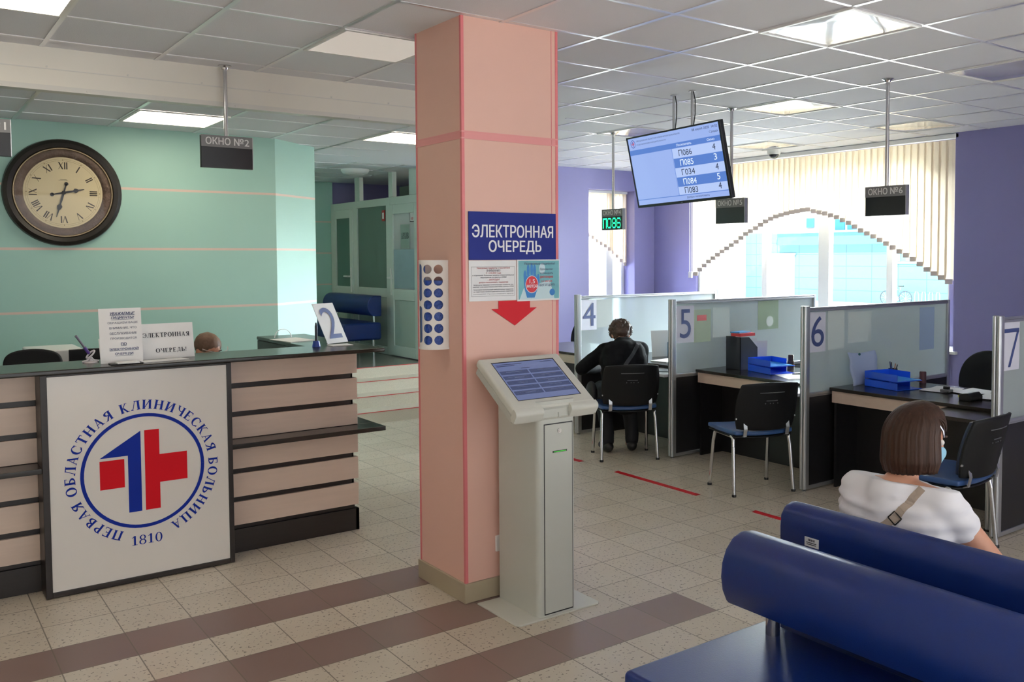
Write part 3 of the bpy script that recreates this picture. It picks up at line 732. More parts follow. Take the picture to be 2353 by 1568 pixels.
for par, m_ in ((0, M_sd), (1, M_sl)):
    L = [(tick[k][0], SP(.62, sum(rows[k])/2), .140*sw, .086*sh, 0) for k in range(5) if k % 2 == par] + [(tick[k][1], SP(.92, sum(rows[k])/2-.01), .030*sw, .086*sh, 0) for k in range(5) if k % 2 == par]
    if par == 0: L += [('СВЕРДЛОВСКАЯ ОБЛАСТНАЯ КЛИНИЧЕСКАЯ БОЛЬНИЦА №1', SP(.345, .055), .50*sw, .026*sh, 0), ('ОТДЕЛ ВНЕБЮДЖЕТНОЙ ДЕЯТЕЛЬНОСТИ', SP(.265, .105), .34*sw, .026*sh, 0), ('08 июля 2020  14:32', SP(.855, .045), .26*sw, .034*sh, 0), ('Среда', SP(.94, .115), .085*sw, .036*sh, 0), ('Добро пожаловать', SP(.68, .962), .24*sw, .034*sh, 0)]
    else: L += [('Посетитель', SP(.62, .213), .16*sw, .034*sh, 0), ('Окно', SP(.90, .213), .075*sw, .034*sh, 0)]
    lettering(tv, L, m_, R, U, lift=0.0022)
e = SP(.055, .085); ring = []
for k in range(28):
    a, b2 = 2*PI*k/28, 2*PI*(k+1)/28; ring.append([(.026*math.cos(a), .030*math.sin(a)), (.026*math.cos(b2), .030*math.sin(b2)), (.022*math.cos(b2), .026*math.sin(b2)), (.022*math.cos(a), .026*math.sin(a))])
flat_part(tv, ring+[_rect(-.003, -.018, .001, .018), [(-.012, .008), (.001, .018), (.001, .008)]], screen_mat('screen_logo_blue', (48, 66, 160), .8), e, R, U, 'logo_ring', .0022)
flat_part(tv, [_rect(.003, -.016, .008, .018), _rect(.008, -.004, .015, .006), _rect(-.015, -.006, -.005, .004)], screen_mat('screen_logo_red', (214, 70, 90), .8), e, R, U, 'logo_cross', .0022)
lettering(tv, [('LG', cen-U*(Ht/2-.010)+N*.0045, .016, .008, .02)], mat('logo_silver', (160, 160, 165)), R, U)
for (x, y, ye) in ((3.27, 0.352, 0.33), (3.255, 0.146, 0.15)):
    MB().tube([(x, y, H1), (x, y, 2.52)], 0.010, 12).build('pole', M_alu, tv, smooth=True)
    MB().tube([(x, y-0.012, H1), (x-0.005, y-0.035, 2.88), (x-0.01, y-0.040, 2.78), (x-0.005, y-0.02, 2.70), (x, y-0.03, 2.62)], 0.004, 6).build('cable', M_black, tv, smooth=True)
    MB().lathe([(0.026, 0), (0.026, -0.006)], (x, y, H1), 16).build('ceiling_flange', M_alu, tv)
    MB().box(x-0.03, x+0.005, y-0.02, y+0.02, 2.30, 2.54).build('bracket', M_tvb, tv)

# security dome
cd = thing('security_camera', 'small white dome security camera on the ceiling edge above the blind', 'camera', (6.6, 2.22, H1))
MB().lathe([(0.075, 0), (0.075, -0.03), (0.068, -0.05)], (6.6, 2.22, H1), 24).build('housing', M_white, cd, smooth=True)
MB().sphere((6.6, 2.22, H1-0.052), (0.055, 0.055, 0.048), 18, 12).build('dome', mat('smoked_dome', (30, 32, 38), rough=0.08), cd, smooth=True)

# ================================================================ WALL CLOCK
YC = 2.79; cx, cz = -0.405, 2.229; RO = 0.381
ck = thing('wall_clock', 'large round wall clock with dark carved rim and roman numerals', 'clock', (cx, YC, cz))
def ringy(prof): return MB().lathe([(r, YC-d) for r, d in prof], (cx, 0, cz), 72, 'y')
M_rim = mat('clock_black_rim', (30, 26, 22), rough=0.32, var=(8, 0.3))
b = MB(); prof = [(RO-.01, 0.0), (RO, .012), (RO-.006, .034), (RO-.03, .046), (RO-.058, .036), (RO-.066, .020)]
b = ringy(prof); b.f = [f for f in b.f if len(f) == 4]; b.build('rim', M_rim, ck, smooth=True)
b = ringy([(RO-.062, .026), (RO-.066, .034), (RO-.072, .034), (RO-.076, .024)]); b.f = [f for f in b.f if len(f) == 4]; b.build('gilt_ring', mat('tarnished_gilt', (150, 132, 104), rough=0.35, metal=.6), ck, smooth=True)
b = ringy([(RO-.074, .022), (RO-.10, .026), (RO-.125, .018), (RO-.130, .012)]); b.f = [f for f in b.f if len(f) == 4]; b.build('carved_band', mat('carved_bronze', (96, 78, 66), rough=0.5, metal=.35, bump=(28, 1.0), var=(22, .45)), ck, smooth=True)
dial = MB().lathe([(RO-.128, YC-.010), (RO-.128, YC-.013)], (cx, 0, cz), 60, 'y').build('dial', mat('aged_dial', (216, 202, 164), rough=0.55, var=(3, .07)), ck)
def CP(r, ang, d=.0136): a = math.radians(ang); return Vector((cx+r*math.sin(a), YC-d, cz+r*math.cos(a)))
M_num = mat('dial_ink', (62, 54, 46), rough=0.6)
nm = MB()
for k, s_ in enumerate(('XII', 'I', 'II', 'III', 'IV', 'V', 'VI', 'VII', 'VIII', 'IX', 'X', 'XI')):
    a = math.radians(30*k); r_ = Vector((math.cos(a), 0, -math.sin(a))); u_ = Vector((math.sin(a), 0, math.cos(a)))
    polys = []; x = 0
    for ch in s_:
        if ch == 'I': polys.append(_rect(x, 0, x+.16, 1)); x += .26
        if ch == 'V': polys += [[(x, 1), (x+.18, 1), (x+.42, 0), (x+.30, 0)], [(x+.62, 1), (x+.68, 1), (x+.42, 0), (x+.36, 0)]]; x += .76
        if ch == 'X': polys += [[(x, 1), (x+.18, 1), (x+.66, 0), (x+.48, 0)], [(x+.58, 1), (x+.64, 1), (x+.08, 0), (x+.02, 0)]]; x += .76
    sc_ = 0.05; W_ = x-.08; c0 = CP(.192, 30*k)
    for p in polys: nm.add([c0 + r_*((px-W_/2)*sc_) + u_*((py-.5)*sc_) for px, py in p], [tuple(range(len(p)))])
nm.build('numerals', M_num, dial)
tk = MB()
for k in range(60):
    a = CP(.232, 6*k); tk.obox(a, (0.003 if k % 5 == 0 else .001, 0, 0), (0, .0004, 0), (0, 0, 0.003 if k % 5 == 0 else .001))
for k in range(72):
    a, b2 = 2*PI*k/72, 2*PI*(k+1)/72; 
    for rr in (.238, .226): tk.quad(*[(cx+r2*math.sin(t2), YC-.0135, cz+r2*math.cos(t2)) for r2, t2 in ((rr, a), (rr, b2), (rr+.0012, b2), (rr+.0012, a))])
tk.build('minute_ring', mat('dial_ring_ink', (140, 118, 78)), dial)
tk = MB(); tk.tube([(cx-.02+.0022*k, YC-.0138, cz+.093+.004*math.sin(k*1.9)) for k in range(20)], .0006, 4); tk.quad((cx-.03, YC-.0136, cz+.087), (cx+.03, YC-.0136, cz+.087), (cx+.03, YC-.0136, cz+.0882), (cx-.03, YC-.0136, cz+.0882)); tk.build('lettering', M_num, dial)
def hand(name, ang, ln, tail, d):
    a = math.radians(ang); u_ = Vector((math.sin(a), 0, math.cos(a))); r_ = Vector((math.cos(a), 0, -math.sin(a))); c0 = Vector((cx, YC-d, cz))
    P = [(.004, -tail), (.007, ln*.25), (.005, ln*.46), (.017, ln*.56), (.012, ln*.66), (.005, ln*.72), (.002, ln), (-.002, ln), (-.005, ln*.72), (-.012, ln*.66), (-.017, ln*.56), (-.005, ln*.46), (-.007, ln*.25), (-.004, -tail)]
    mb = MB(); mb.prism(P, lambda x, y, w: tuple(c0+r_*x+u_*y+Vector((0, -w, 0))), 0, .002)
    mb.prism(disc2d(0, -tail, .013, .013, 18), lambda x, y, w: tuple(c0+r_*x+u_*y+Vector((0, -w, 0))), 0, .002)
    mb.prism(disc2d(0, 0, .014, .014, 18), lambda x, y, w: tuple(c0+r_*x+u_*y+Vector((0, -w, 0))), 0, .003)
    return mb.build(name, M_black, ck)
hand('hour_hand', 78, .135, .075, .018); hand('minute_hand', 196, .182, .065, .022)
gm = bpy.data.materials.new('clock_glass'); gm.use_nodes = True; t = NT(gm); gm.node_tree.nodes.remove(gm.node_tree.nodes['Principled BSDF'])
a_ = t.n('ShaderNodeBsdfTransparent'); g_ = t.n('ShaderNodeBsdfGlossy'); g_.inputs['Roughness'].default_value = 0.03; m_ = t.n('ShaderNodeMixShader'); f_ = t.n('ShaderNodeFresnel'); f_.inputs[0].default_value = 1.4
t.l(f_.outputs[0], m_.inputs[0]); t.l(a_.outputs[0], m_.inputs[1]); t.l(g_.outputs[0], m_.inputs[2]); t.l(m_.outputs[0], gm.node_tree.nodes['Material Output'].inputs[0])
b = MB().lathe([(RO-.076, YC-.028), (RO-.20, YC-.036), (.02, YC-.040)], (cx, 0, cz), 48, 'y'); b.f = [f for f in b.f if len(f) == 4]; b.build('glass', gm, ck, smooth=True)

# ================================================================ COLUMN: SIGNS, DISPENSER, SOCKET
yf = CY0-0.0035
M_sgn = mat('sign_blue', (28, 42, 128), rough=0.5, spec=.2); M_sw = mat('sign_white', (240, 240, 242), rough=0.45)
sg = tag(MB().box(0.891, 1.430, yf-0.004, yf, 1.742, 1.985).build('wall_sign', M_sgn), 'dark blue electronic queue sign with white capitals on the pink column', 'sign')
lettering(sg, [('ЭЛЕКТРОННАЯ', (1.160, yf-.0045, 1.888), .50, .064, .022), ('ОЧЕРЕДЬ', (1.170, yf-.0045, 1.806), .325, .07, .022)], M_sw, XP, Z3)
nt_ = tag(sheet(MB(), (1.034, yf-.001, 1.636), XP, Z3, .285, .206).build('notice', M_paper), 'white visitor restrictions notice taped to the column left of the glove poster', 'notice')
ol = [_rect(-.13, -.075, .132, -.074), _rect(-.13, .074, .132, .075), _rect(-.13, -.075, -.129, .075), _rect(.131, -.075, .132, .075)]
flat_part(nt_, ol, M_ink, (1.034, yf-.001, 1.632), XP, Z3, 'border')
def NL(s_, z, w, h, b2=0.01): return (s_, (1.036, yf-.0015, z), w, h, b2)
lettering(nt_, [NL('Уважаемые пациенты и посетители!', 1.700, .20, .011), NL('С 11.02.2020 года', 1.674, .09, .010), NL('- ЗАПРЕЩЕН', 1.640, .07, .010), NL('допуск посетителей к пациентам', 1.627, .175, .010)], mat('notice_red', (176, 84, 88)), XP, Z3)
lettering(nt_, [NL('ВНИМАНИЕ!', 1.687, .082, .012), NL('в отделениях больницы введены ограничительные', 1.663, .25, .009), NL('мероприятия по гриппу и ОРВИ', 1.652, .155, .009), NL('Запрещена плановая госпитализация пациентов при', 1.614, .24, .008), NL('наличии у них клинических симптомов гриппа и ОРВИ', 1.604, .245, .008), NL('Запрещена консультация амбулаторных пациентов', 1.590, .24, .008), NL('на территории лечебно-диагностических отделений', 1.580, .24, .008), NL('Основание: Приказ главного врача', 1.568, .24, .005)], mat('notice_grey', (96, 96, 108)), XP, Z3)
po = tag(sheet(MB(), (1.318, yf-.002, 1.634), XP, Z3, .275, .218).build('poster', M_paper), 'teal distance poster with a blue gloved hand on the pink column', 'poster')
pc = (1.320, yf-.0025, 1.634)
flat_part(po, [_rect(-.131, -.100, .131, .102)], mat('poster_teal', (110, 176, 186), rough=.5, var=(9, .22)), pc, XP, Z3, 'background', .0004)
def blobp(cx_, cy_, rx, ry, n=24): return disc2d(cx_, cy_, rx, ry, n)
flat_part(po, [blobp(.02, .06, .02, .028), [(-.125, -.1), (-.10, -.045), (-.06, -.02), (-.05, -.1)], [(-.045, -.03), (.07, .0), (.10, -.1), (-.05, -.1)], blobp(.07, -.07, .03, .026)], mat('poster_white_coat', (196, 220, 226), rough=.5), pc, XP, Z3, 'coat', .0007)
fing = [blobp(-.090, .026, .009, .026), blobp(-.070, .050, .009, .034), blobp(-.048, .054, .009, .036), blobp(-.029, .048, .009, .034), blobp(-.006, .006, .008, .026), [(-.099, .02), (-.02, .03), (.0, -.02), (-.03, -.092), (-.078, -.092), (-.092, -.05)], blobp(.085, -.066, .018, .018)]
flat_part(po, fing, mat('poster_glove_blue', (38, 120, 190), rough=.5, var=(30, .2)), pc, XP, Z3, 'gloved_hand', .001)
flat_part(po, [disc2d(-.047, -.022, .041, .046)], M_sw, pc, XP, Z3, 'badge_edge', .0013)
flat_part(po, [disc2d(-.047, -.022, .038, .043)], mat('badge_red', (206, 40, 54), rough=.5), pc, XP, Z3, 'badge', .0016)
lettering(po, [('1,5', (1.274, yf-.004, 1.626), .034, .024, .015), ('метра', (1.274, yf-.004, 1.600), .068, .020, .015)], M_sw, XP, Z3)
M_pt = mat('poster_grey_text', (86, 104, 130))
lettering(po, [('Уважаемые пациенты!', (1.322, yf-.0034, 1.720), .20, .016, .01), ('Просим вас', (1.368, yf-.0034, 1.690), .085, .014, .01), ('соблюдать', (1.368, yf-.0034, 1.669), .085, .014, .01), ('друг от друга', (1.370, yf-.0034, 1.606), .10, .015, .01)], M_pt, XP, Z3)
lettering(po, [('дистанцию', (1.368, yf-.0034, 1.648), .085, .014, .02), ('1,5 метра', (1.368, yf-.0034, 1.627), .07, .013, .02)], mat('poster_red_text', (196, 92, 100)), XP, Z3)
ar = MB(); ar.prism([(1.066, 1.53), (1.066, 1.490), (1.022, 1.490), (1.166, 1.400), (1.306, 1.490), (1.262, 1.490), (1.262, 1.53)], lambda x, z, w: (x, yf-w, z), 0, .0012)
tag(ar.build('arrow_sticker', mat('arrow_red', (204, 30, 44), rough=.5, spec=.2)), 'large red arrow sticker pointing down at the kiosk', 'sticker')
so = thing('power_socket', 'white wall socket low on the pink column behind the kiosk', 'socket', (1.075, CY0, .275))
MB().box(1.036, 1.118, CY0-.012, CY0, .232, .316).build('cover_plate', M_white, so, bevel=.004)
MB().lathe([(.020, CY0-.012), (.020, CY0-.018)], (1.082, 0, .274), 18, 'y').build('outlet', M_white, so)
MB().lathe([(.017, CY0-.018), (.018, CY0-.042), (.012, CY0-.050)], (1.086, 0, .274), 18, 'y').build('plug', M_black, so, smooth=True)

# shoe cover dispenser on the dim face of the column
ds = thing('shoe_cover_dispenser', 'curved white wall dispenser full of blue shoe covers on the dim column face', 'dispenser', (CX0, -.347, 1.51))
M_dw = mat('dispenser_white', (226, 222, 218), rough=.35); M_bluep = mat('blue_shoe_cover_film', (36, 70, 150), rough=.35, bump=(60, 1.0), var=(40, .5))
DC, DHW, DDP, DZ0, DZ1 = -.430, .083, .115, 1.292, 1.742      # half-round shell: centre Y, half width, depth
def DP(th, off=0.0): return (CX0-.001-(DDP+off)*math.sin(th), DC+(DHW+off)*math.cos(th))
HT = (math.radians(121), math.radians(153)); ST_ = math.radians(88)
def arc_d(t0, t1):    # distance along the shell between two angles
    n = 6; d = 0; p = DP(t0)
    for k in range(1, n+1): q = DP(t0+(t1-t0)*k/n); d += math.hypot(q[0]-p[0], q[1]-p[1]); p = q
    return d
def inside(th, z):
    for h_ in HT:
        if abs(th-h_) > .6: continue
        d = arc_d(h_, th)
        for k in range(7):
            if d*d+(z-(DZ1-.047-.0605*k))**2 < .0232**2: return True
    if abs(th-ST_) < .5:
        d = arc_d(ST_, th)
        for zc in (DZ1-.115, DZ1-.330):
            dz = max(0, abs(z-zc)-.078)
            if d*d+dz*dz < .0165**2: return True
    return False
NU, NZ = 250, 380; g = MB(); idx = {}
def V(i, j):
    if (i, j) not in idx:
        p = DP(PI*i/NU); idx[(i, j)] = len(g.v); g.v.append((p[0], p[1], DZ0+(DZ1-DZ0)*j/NZ))
    return idx[(i, j)]
for i in range(NU):
    for j in range(NZ):
        if not inside(PI*(i+.5)/NU, DZ0+(DZ1-DZ0)*(j+.5)/NZ): g.f.append((V(i, j), V(i+1, j), V(i+1, j+1), V(i, j+1)))
o = g.build('front_shell', M_dw, ds, smooth=True); md = o.modifiers.new('th', 'SOLIDIFY'); md.thickness = .0025; md.offset = 0
ft = MB(); ft.prism([DP(PI*k/24, .005) for k in range(25)], lambda x, y, z: (x, y, z), DZ0-.008, DZ0+.001); ft.build('bottom_tray', M_dw, ds)
ft = MB(); ft.prism([DP(PI*k/24, -.010) for k in range(25)], lambda x, y, z: (x, y, z), DZ0+.002, DZ0+.345); ft.build('shoe_cover_stack', M_bluep, ds)
sl_ = MB(); sl_.prism([DP(math.radians(66+44*k/8), -.004) for k in range(9)]+[DP(math.radians(110-44*k/8), -.008) for k in range(9)], lambda x, y, z: (x, y, z), DZ0+.01, DZ1-.01)
sl_.build('slot_backing', mat('slot_blue', (70, 96, 148), rough=.5), ds)

# ================================================================ RECEPTION COUNTER
M_slatw = wood_material('pale_ash_laminate', (212, 190, 174), 0.07, 0.42)
M_top = mat('dark_worktop', (40, 36, 32), rough=0.22, spec=0.5, var=(4, .25))
YB_ = 0.86                                   # plane of the slats
ct = thing('reception_counter', 'long dark reception counter clad in pale wooden slats with a lit emblem panel', 'counter', (0, .9, 0))
MB().box(-3.2, .937, YB_+.02, YB_+.05, 0.0, 1.161).box(.925, .937, YB_+.02, 1.9, 0.0, 1.161).build('carcass', M_dkwood, ct)
MB().box(-3.2, .961, YB_-.005, YB_+.02, 0, .14).box(.937, .961, YB_-.005, 1.9, 0, .14).box(-3.2, .937, YB_+.01, YB_+.02, .14, .165).build('plinth', M_dkwood, ct, bevel=.002)
for z0, z1 in ((.165, .303), (.334, .473), (.503, .656), (.686, .815), (.846, .985), (1.016, 1.150)):
    MB().box(.118, .961, YB_, YB_+.02, z0, z1).box(.941, .961, YB_+.02, 1.9, z0, z1).build('slat_panel', M_slatw, ct, bevel=.0015)
    MB().box(-3.2, -.835, YB_, YB_+.02, z0, z1).build('slat_panel', M_slatw, ct, bevel=.0015)
MB().box(.118, 1.077, .69, YB_, .656, .684).box(.961, 1.077, YB_, 1.85, .656, .684).build('bag_shelf', M_top, ct, bevel=.003)
MB().box(-3.2, -.835, .69, YB_, .656, .684).build('bag_shelf', M_top, ct, bevel=.003)
pn = MB().box(-.835, .118, .70, YB_+.01, 0.006, 1.160); pn.box(-.835, -.804, .682, .70, .006, 1.16).box(.092, .118, .682, .70, .006, 1.16).box(-.804, .092, .682, .70, .006, .032).box(-.804, .092, .682, .70, 1.150, 1.16)
pn.build('emblem_panel_frame', M_dkwood, ct, bevel=.002)
M_pan = mat('glossy_white_panel', (222, 218, 212), rough=.12, spec=.5)
pnl = MB().box(-.804, .092, .690, .70, .032, 1.150).build('emblem_panel', M_pan, ct)
M_lb = mat('emblem_blue', (14, 42, 146), rough=.5, spec=.15); M_lr = mat('emblem_red', (202, 14, 30), rough=.5, spec=.15)
ec = Vector((-.352, .690, .606)); ER = .312
# circle lettering in serif capitals
mb = MB()
def arc_text(s_, a0, a1, rad, hgt):
    tot = sum(serif(ch)[1]+.10 if ch != ' ' else .55 for ch in s_); x = 0
    for ch in s_:
        P, w_ = serif(ch) if ch != ' ' else ([], .45)
        th = math.radians(a0+(a1-a0)*(x+w_/2)/tot); k = rad*math.radians(a1-a0)/tot
        u_ = Vector((math.sin(th), 0, math.cos(th))); r_ = Vector((math.cos(th), 0, -math.sin(th))); c0 = ec+u_*rad+Vector((0, -.0012, 0))
        for q, p in enumerate(P):
            if p: mb.add([c0+Vector((0, -.00004*(q % 9), 0))+r_*((px-w_/2)*k)+u_*(py*hgt) for px, py in p], [tuple(range(len(p)))])
        x += w_+.10
arc_text('ПЕРВАЯ ОБЛАСТНАЯ КЛИНИЧЕСКАЯ БОЛЬНИЦА', -161, 159, .335, .050)
v, f, w_ = serif_line('1810'); put2d(mb, v, f, (-.347, ec.y, .229), XP, Z3, .155, .053, strokes=True)
mb.build('lettering', M_lb, pnl)
rg = []
for k in range(72):
    a, b2 = 2*PI*k/72, 2*PI*(k+1)/72; rg.append([(ER*math.cos(a), ER*math.sin(a)), (ER*math.cos(b2), ER*math.sin(b2)), ((ER-.018)*math.cos(b2), (ER-.018)*math.sin(b2)), ((ER-.018)*math.cos(a), (ER-.018)*math.sin(a))])
flat_part(pnl, rg, M_lb, ec, XP, Z3, 'emblem_ring', .0012)
def rel(P): return [(x-ec.x, z-ec.z) for x, z in P]
flat_part(pnl, [rel([(-.571, .697), (-.368, .825), (-.368, .697)]), rel([(-.433, .697), (-.433, .387), (-.368, .387), (-.368, .697)])], M_lb, ec, XP, Z3, 'emblem_figure', .0012)
flat_part(pnl, [rel(_rect(-.571, .529, -.451, .682)), rel(_rect(-.349, .388, -.274, .825)), rel(_rect(-.274, .531, -.131, .685))], M_lr, ec, XP, Z3, 'emblem_cross', .0012)

wt = MB(); wt.prism([(-3.2, .655), (1.062, .655), (1.062, 2.02), (.70, 2.02), (.70, 1.08), (-3.2, 1.08)], lambda x, y, z: (x, y, z), 1.163, 1.188)
tag(wt.build('countertop', M_top, bevel=.006, seg=3), 'dark polished countertop running along the reception counter and turning back at its right end', 'countertop')
MB().box(.70, .715, 1.10, 2.0, .70, 1.161).box(.72, .937, 1.98, 2.0, .0, 1.161).build('return_panel', M_dkwood, ct)

# things standing on the counter
ZT = 1.188
def paper_lines(parent, c, R, U, n, w, gap, m, top, lw=.6, nm='printed_lines'):
    flat_part(parent, [_rect(-w/2*(lw+(1-lw)*random.random()), top-k*gap, w/2*(lw+(1-lw)*random.random()), top-k*gap+gap*.32) for k in range(n)], m, c, R, U, nm)
st_ = thing('notice_stand', 'tall white notice to patients propped on the reception counter beside the pen holder', 'notice', (-.43, .80, ZT))
U1 = Vector((-.01, .06, 1)).normalized()
c1 = Vector((-.428, .81, 1.337))
sheet(MB(), c1, XP, U1, .212, .298, .003).build('sheet', M_paper, st_)
M_nb = mat('notice_blue', (40, 56, 104))
L1 = [('УВАЖАЕМЫЕ', .120, .125, .016, .03, .3), ('ПАЦИЕНТЫ!', .097, .115, .016, .03, .3)]
lettering(st_, [(s_, c1+U1*z+XP*.012, w_, h_, b_, sh_) for s_, z, w_, h_, b_, sh_ in L1]+[(s_, c1+U1*z+XP*.012, w_, .015, b_) for s_, z, w_, b_ in (('ПО', -.046, .028, .03), ('ЭЛЕКТРОННОЙ', -.072, .145, .03), ('ОЧЕРЕДИ', -.100, .09, .03))], M_nb, XP, U1)
lettering(st_, [(s_, c1+U1*z+XP*.012, w_, .013, .008) for s_, z, w_ in (('ОБРАЩАЕМ ВАШЕ', .069, .15), ('ВНИМАНИЕ, ЧТО', .041, .135), ('ОБСЛУЖИВАНИЕ', .012, .135), ('ПРОИЗВОДИТСЯ', -.016, .13))], mat('notice_slate', (78, 86, 112)), XP, U1)
flat_part(st_, [_rect(-.05, .1095, .075, .111), _rect(-.045, .0865, .07, .088), _rect(-.002, -.0565, .026, -.055), _rect(-.06, -.0825, .085, -.081), _rect(-.033, -.1105, .057, -.109)], M_nb, c1, XP, U1, 'underline', .0012)
MB().obox((-.42, .90, 1.25), (.10, 0, 0), (0, .025, .065), (0, .0006, -.0003)).build('back_prop', M_paper, st_)
t2 = thing('notice_stand', 'landscape white electronic queue notice leaning behind the tall notice on the counter', 'notice', (-.17, .9, ZT))
U2 = Vector((-.02, .13, 1)).normalized(); R2 = Vector((1, .03, 0)).normalized(); c2 = Vector((-.175, .895, 1.288))
sheet(MB(), c2, R2, U2, .295, .200, .003).build('sheet', M_paper, t2)
mb = MB(); v, f, w_ = serif_line('ЭЛЕКТРОННАЯ'); put2d(mb, v, f, c2+U2*.035, R2, U2, .25, .026, .003, strokes=True); v, f, w_ = serif_line('ОЧЕРЕДЬ!'); put2d(mb, v, f, c2-U2*.055+R2*.02, R2, U2, .165, .028, .003, strokes=True)
mb.build('lettering', M_ink, t2)
MB().obox((-.17, .97, 1.25), (.12, 0, 0), (0, .022, .06), (0, .0006, -.0003)).build('back_prop', M_paper, t2)
lf = thing('leaflet_holder', 'small dark tray with a white leaflet lying in front of the tall notice', 'leaflet tray', (-.42, .74, ZT))
MB().box(-.50, -.34, .70, .78, ZT, ZT+.006).build('tray', M_black, lf, bevel=.002)
MB().box(-.47, -.36, .69, .77, ZT+.006, ZT+.012).build('leaflet', M_paper, lf)
tag(MB().obox((-.22, .79, ZT+.0015), (.12, .015, 0), (-.01, .05, 0), (0, 0, .0012)).build('paper_sheet', M_paper), 'white sheet of paper lying flat before the landscape notice on the counter', 'paper')
ph = thing('pen_holder', 'coiled white cord desk pen on the counter left of the tall notice', 'pen', (-.56, .93, ZT))
M_cord = mat('white_coil_cord', (206, 200, 204), rough=.4)
co = [(-.56+.020*math.cos(t_*.5), .93+.016*math.sin(t_*.5), ZT+.045+.020*math.sin(t_*.5*1.0+1.2)) for t_ in range(60)]
MB().tube(co, .0045, 8).tube([(-.60, .93, ZT+.005), (-.58, .92, ZT+.012), (-.562, .92, ZT+.03), (-.545, .93, ZT+.012), (-.52, .94, ZT+.006)], .006, 8).build('coil_cord', M_cord, ph, smooth=True)
MB().lathe([(.035, 0), (.033, .005), (.012, .010), (.010, .03)], (-.56, .93, ZT), 20).build('base', M_cord, ph, smooth=True)
MB().tube([(-.567, .93, ZT+.05), (-.59, .92, ZT+.085)], [.008, .009], 10).build('pen_grip', mat('violet_plastic', (86, 60, 140), rough=.35), ph, smooth=True)
MB().tube([(-.59, .92, ZT+.085), (-.628, .905, ZT+.145), (-.634, .902, ZT+.152)], [.0055, .006, .007], 10).build('pen_barrel', mat('grey_pen', (110, 104, 118), rough=.35), ph, smooth=True)

s2 = thing('number_stand', 'white tent card with a big figure two at the right counter end', 'sign', (.86, .98, ZT))
R3 = Vector((.905, .425, 0)).normalized(); n3 = Vector((.425, -.905, 0)).normalized(); U3 = (Z3*math.cos(.48)-n3*math.sin(.48)).normalized()
c3 = Vector((.945, 1.115, ZT+.003))+U3*.148
sheet(MB(), c3, R3, U3, .195, .292, .003).build('card', M_paper, s2)
lettering(s2, [('2', c3, .125, .225, .0)], mat('faded_navy', (104, 118, 162)), R3, U3, lift=.003)
MB().obox(c3-n3*.045-U3*.095, R3*.02, (Z3*math.cos(.3)+n3*math.sin(.3))*.05, (n3*math.cos(.3)-Z3*math.sin(.3))*.0008).build('back_strut', M_paper, s2)
MB().box(.83, .97, .93, 1.03, ZT+.0005, ZT+.005).build('card_foot', M_paper, s2)
sp = thing('pen_stand', 'blue pen stand with upright dark pen beside the figure two card', 'pen stand', (.75, 1.0, ZT))
M_bst = mat('blue_plastic', (34, 66, 160), rough=.3)
MB().lathe([(.026, 0), (.026, .004), (.021, .030), (.020, .038)], (.745, .99, ZT), 20).build('base', M_bst, sp, smooth=True)
MB().lathe([(.007, .03), (.0085, .06), (.0085, .13), (.004, .155)], (.745, .99, ZT), 12).build('pen', mat('dark_pen', (26, 28, 40), rough=.3), sp, smooth=True)
tag(MB().obox((.80, 1.55, ZT+.002), (.10, .02, 0), (-.02, .15, 0), (0, 0, .0015)).build('paper_sheet', M_paper), 'white papers lying on the return of the counter behind the figure two card', 'paper')
tag(MB().tube([(.74+.06*(1-math.cos(k*PI/12)), 1.75, ZT+.004+.06*math.sin(k*PI/12)) for k in range(13)], .003, 6).build('cable_loop', M_white, smooth=True), 'thin white cable looping up behind the counter return', 'cable')

# behind the counter: back desk, printer, screen, chair
bd = thing('back_desk', 'dark staff desk against the mint wall behind the counter', 'desk', (-1.5, 2.4, 0))
MB().box(-3.0, .2, 2.05, 2.78, .73, .755).build('desk_top', M_top, bd); MB().box(-3.0, -2.97, 2.1, 2.78, 0, .73).build('side_panel', M_dkwood, bd); MB().box(.17, .2, 2.1, 2.78, 0, .73).build('side_panel', M_dkwood, bd)
pr = thing('printer', 'white office printer behind the counter left of the dark monitor', 'printer', (-.56, 2.3, .755))
MB().box(-.72, -.41, 2.1, 2.5, .755, 1.165).build('body', M_white, pr, bevel=.012); MB().box(-.70, -.43, 2.05, 2.1, .80, .86).build('paper_tray', M_paper, pr)
MB().box(-.66, -.58, 2.095, 2.1, 1.06, 1.075).build('model_plate', mat('dim_grey', (120, 120, 124)), pr)
mo = thing('monitor', 'dark monitor seen from the side between printer and tall notice', 'monitor', (-.38, 2.1, .755))
MB().box(-.52, -.12, 1.93, 1.96, .85, 1.175).build('screen', M_black, mo, bevel=.004); MB().box(-.36, -.28, 1.94, 1.98, .76, .9).box(-.42, -.22, 1.9, 2.05, .755, .765).build('foot', M_black, mo)
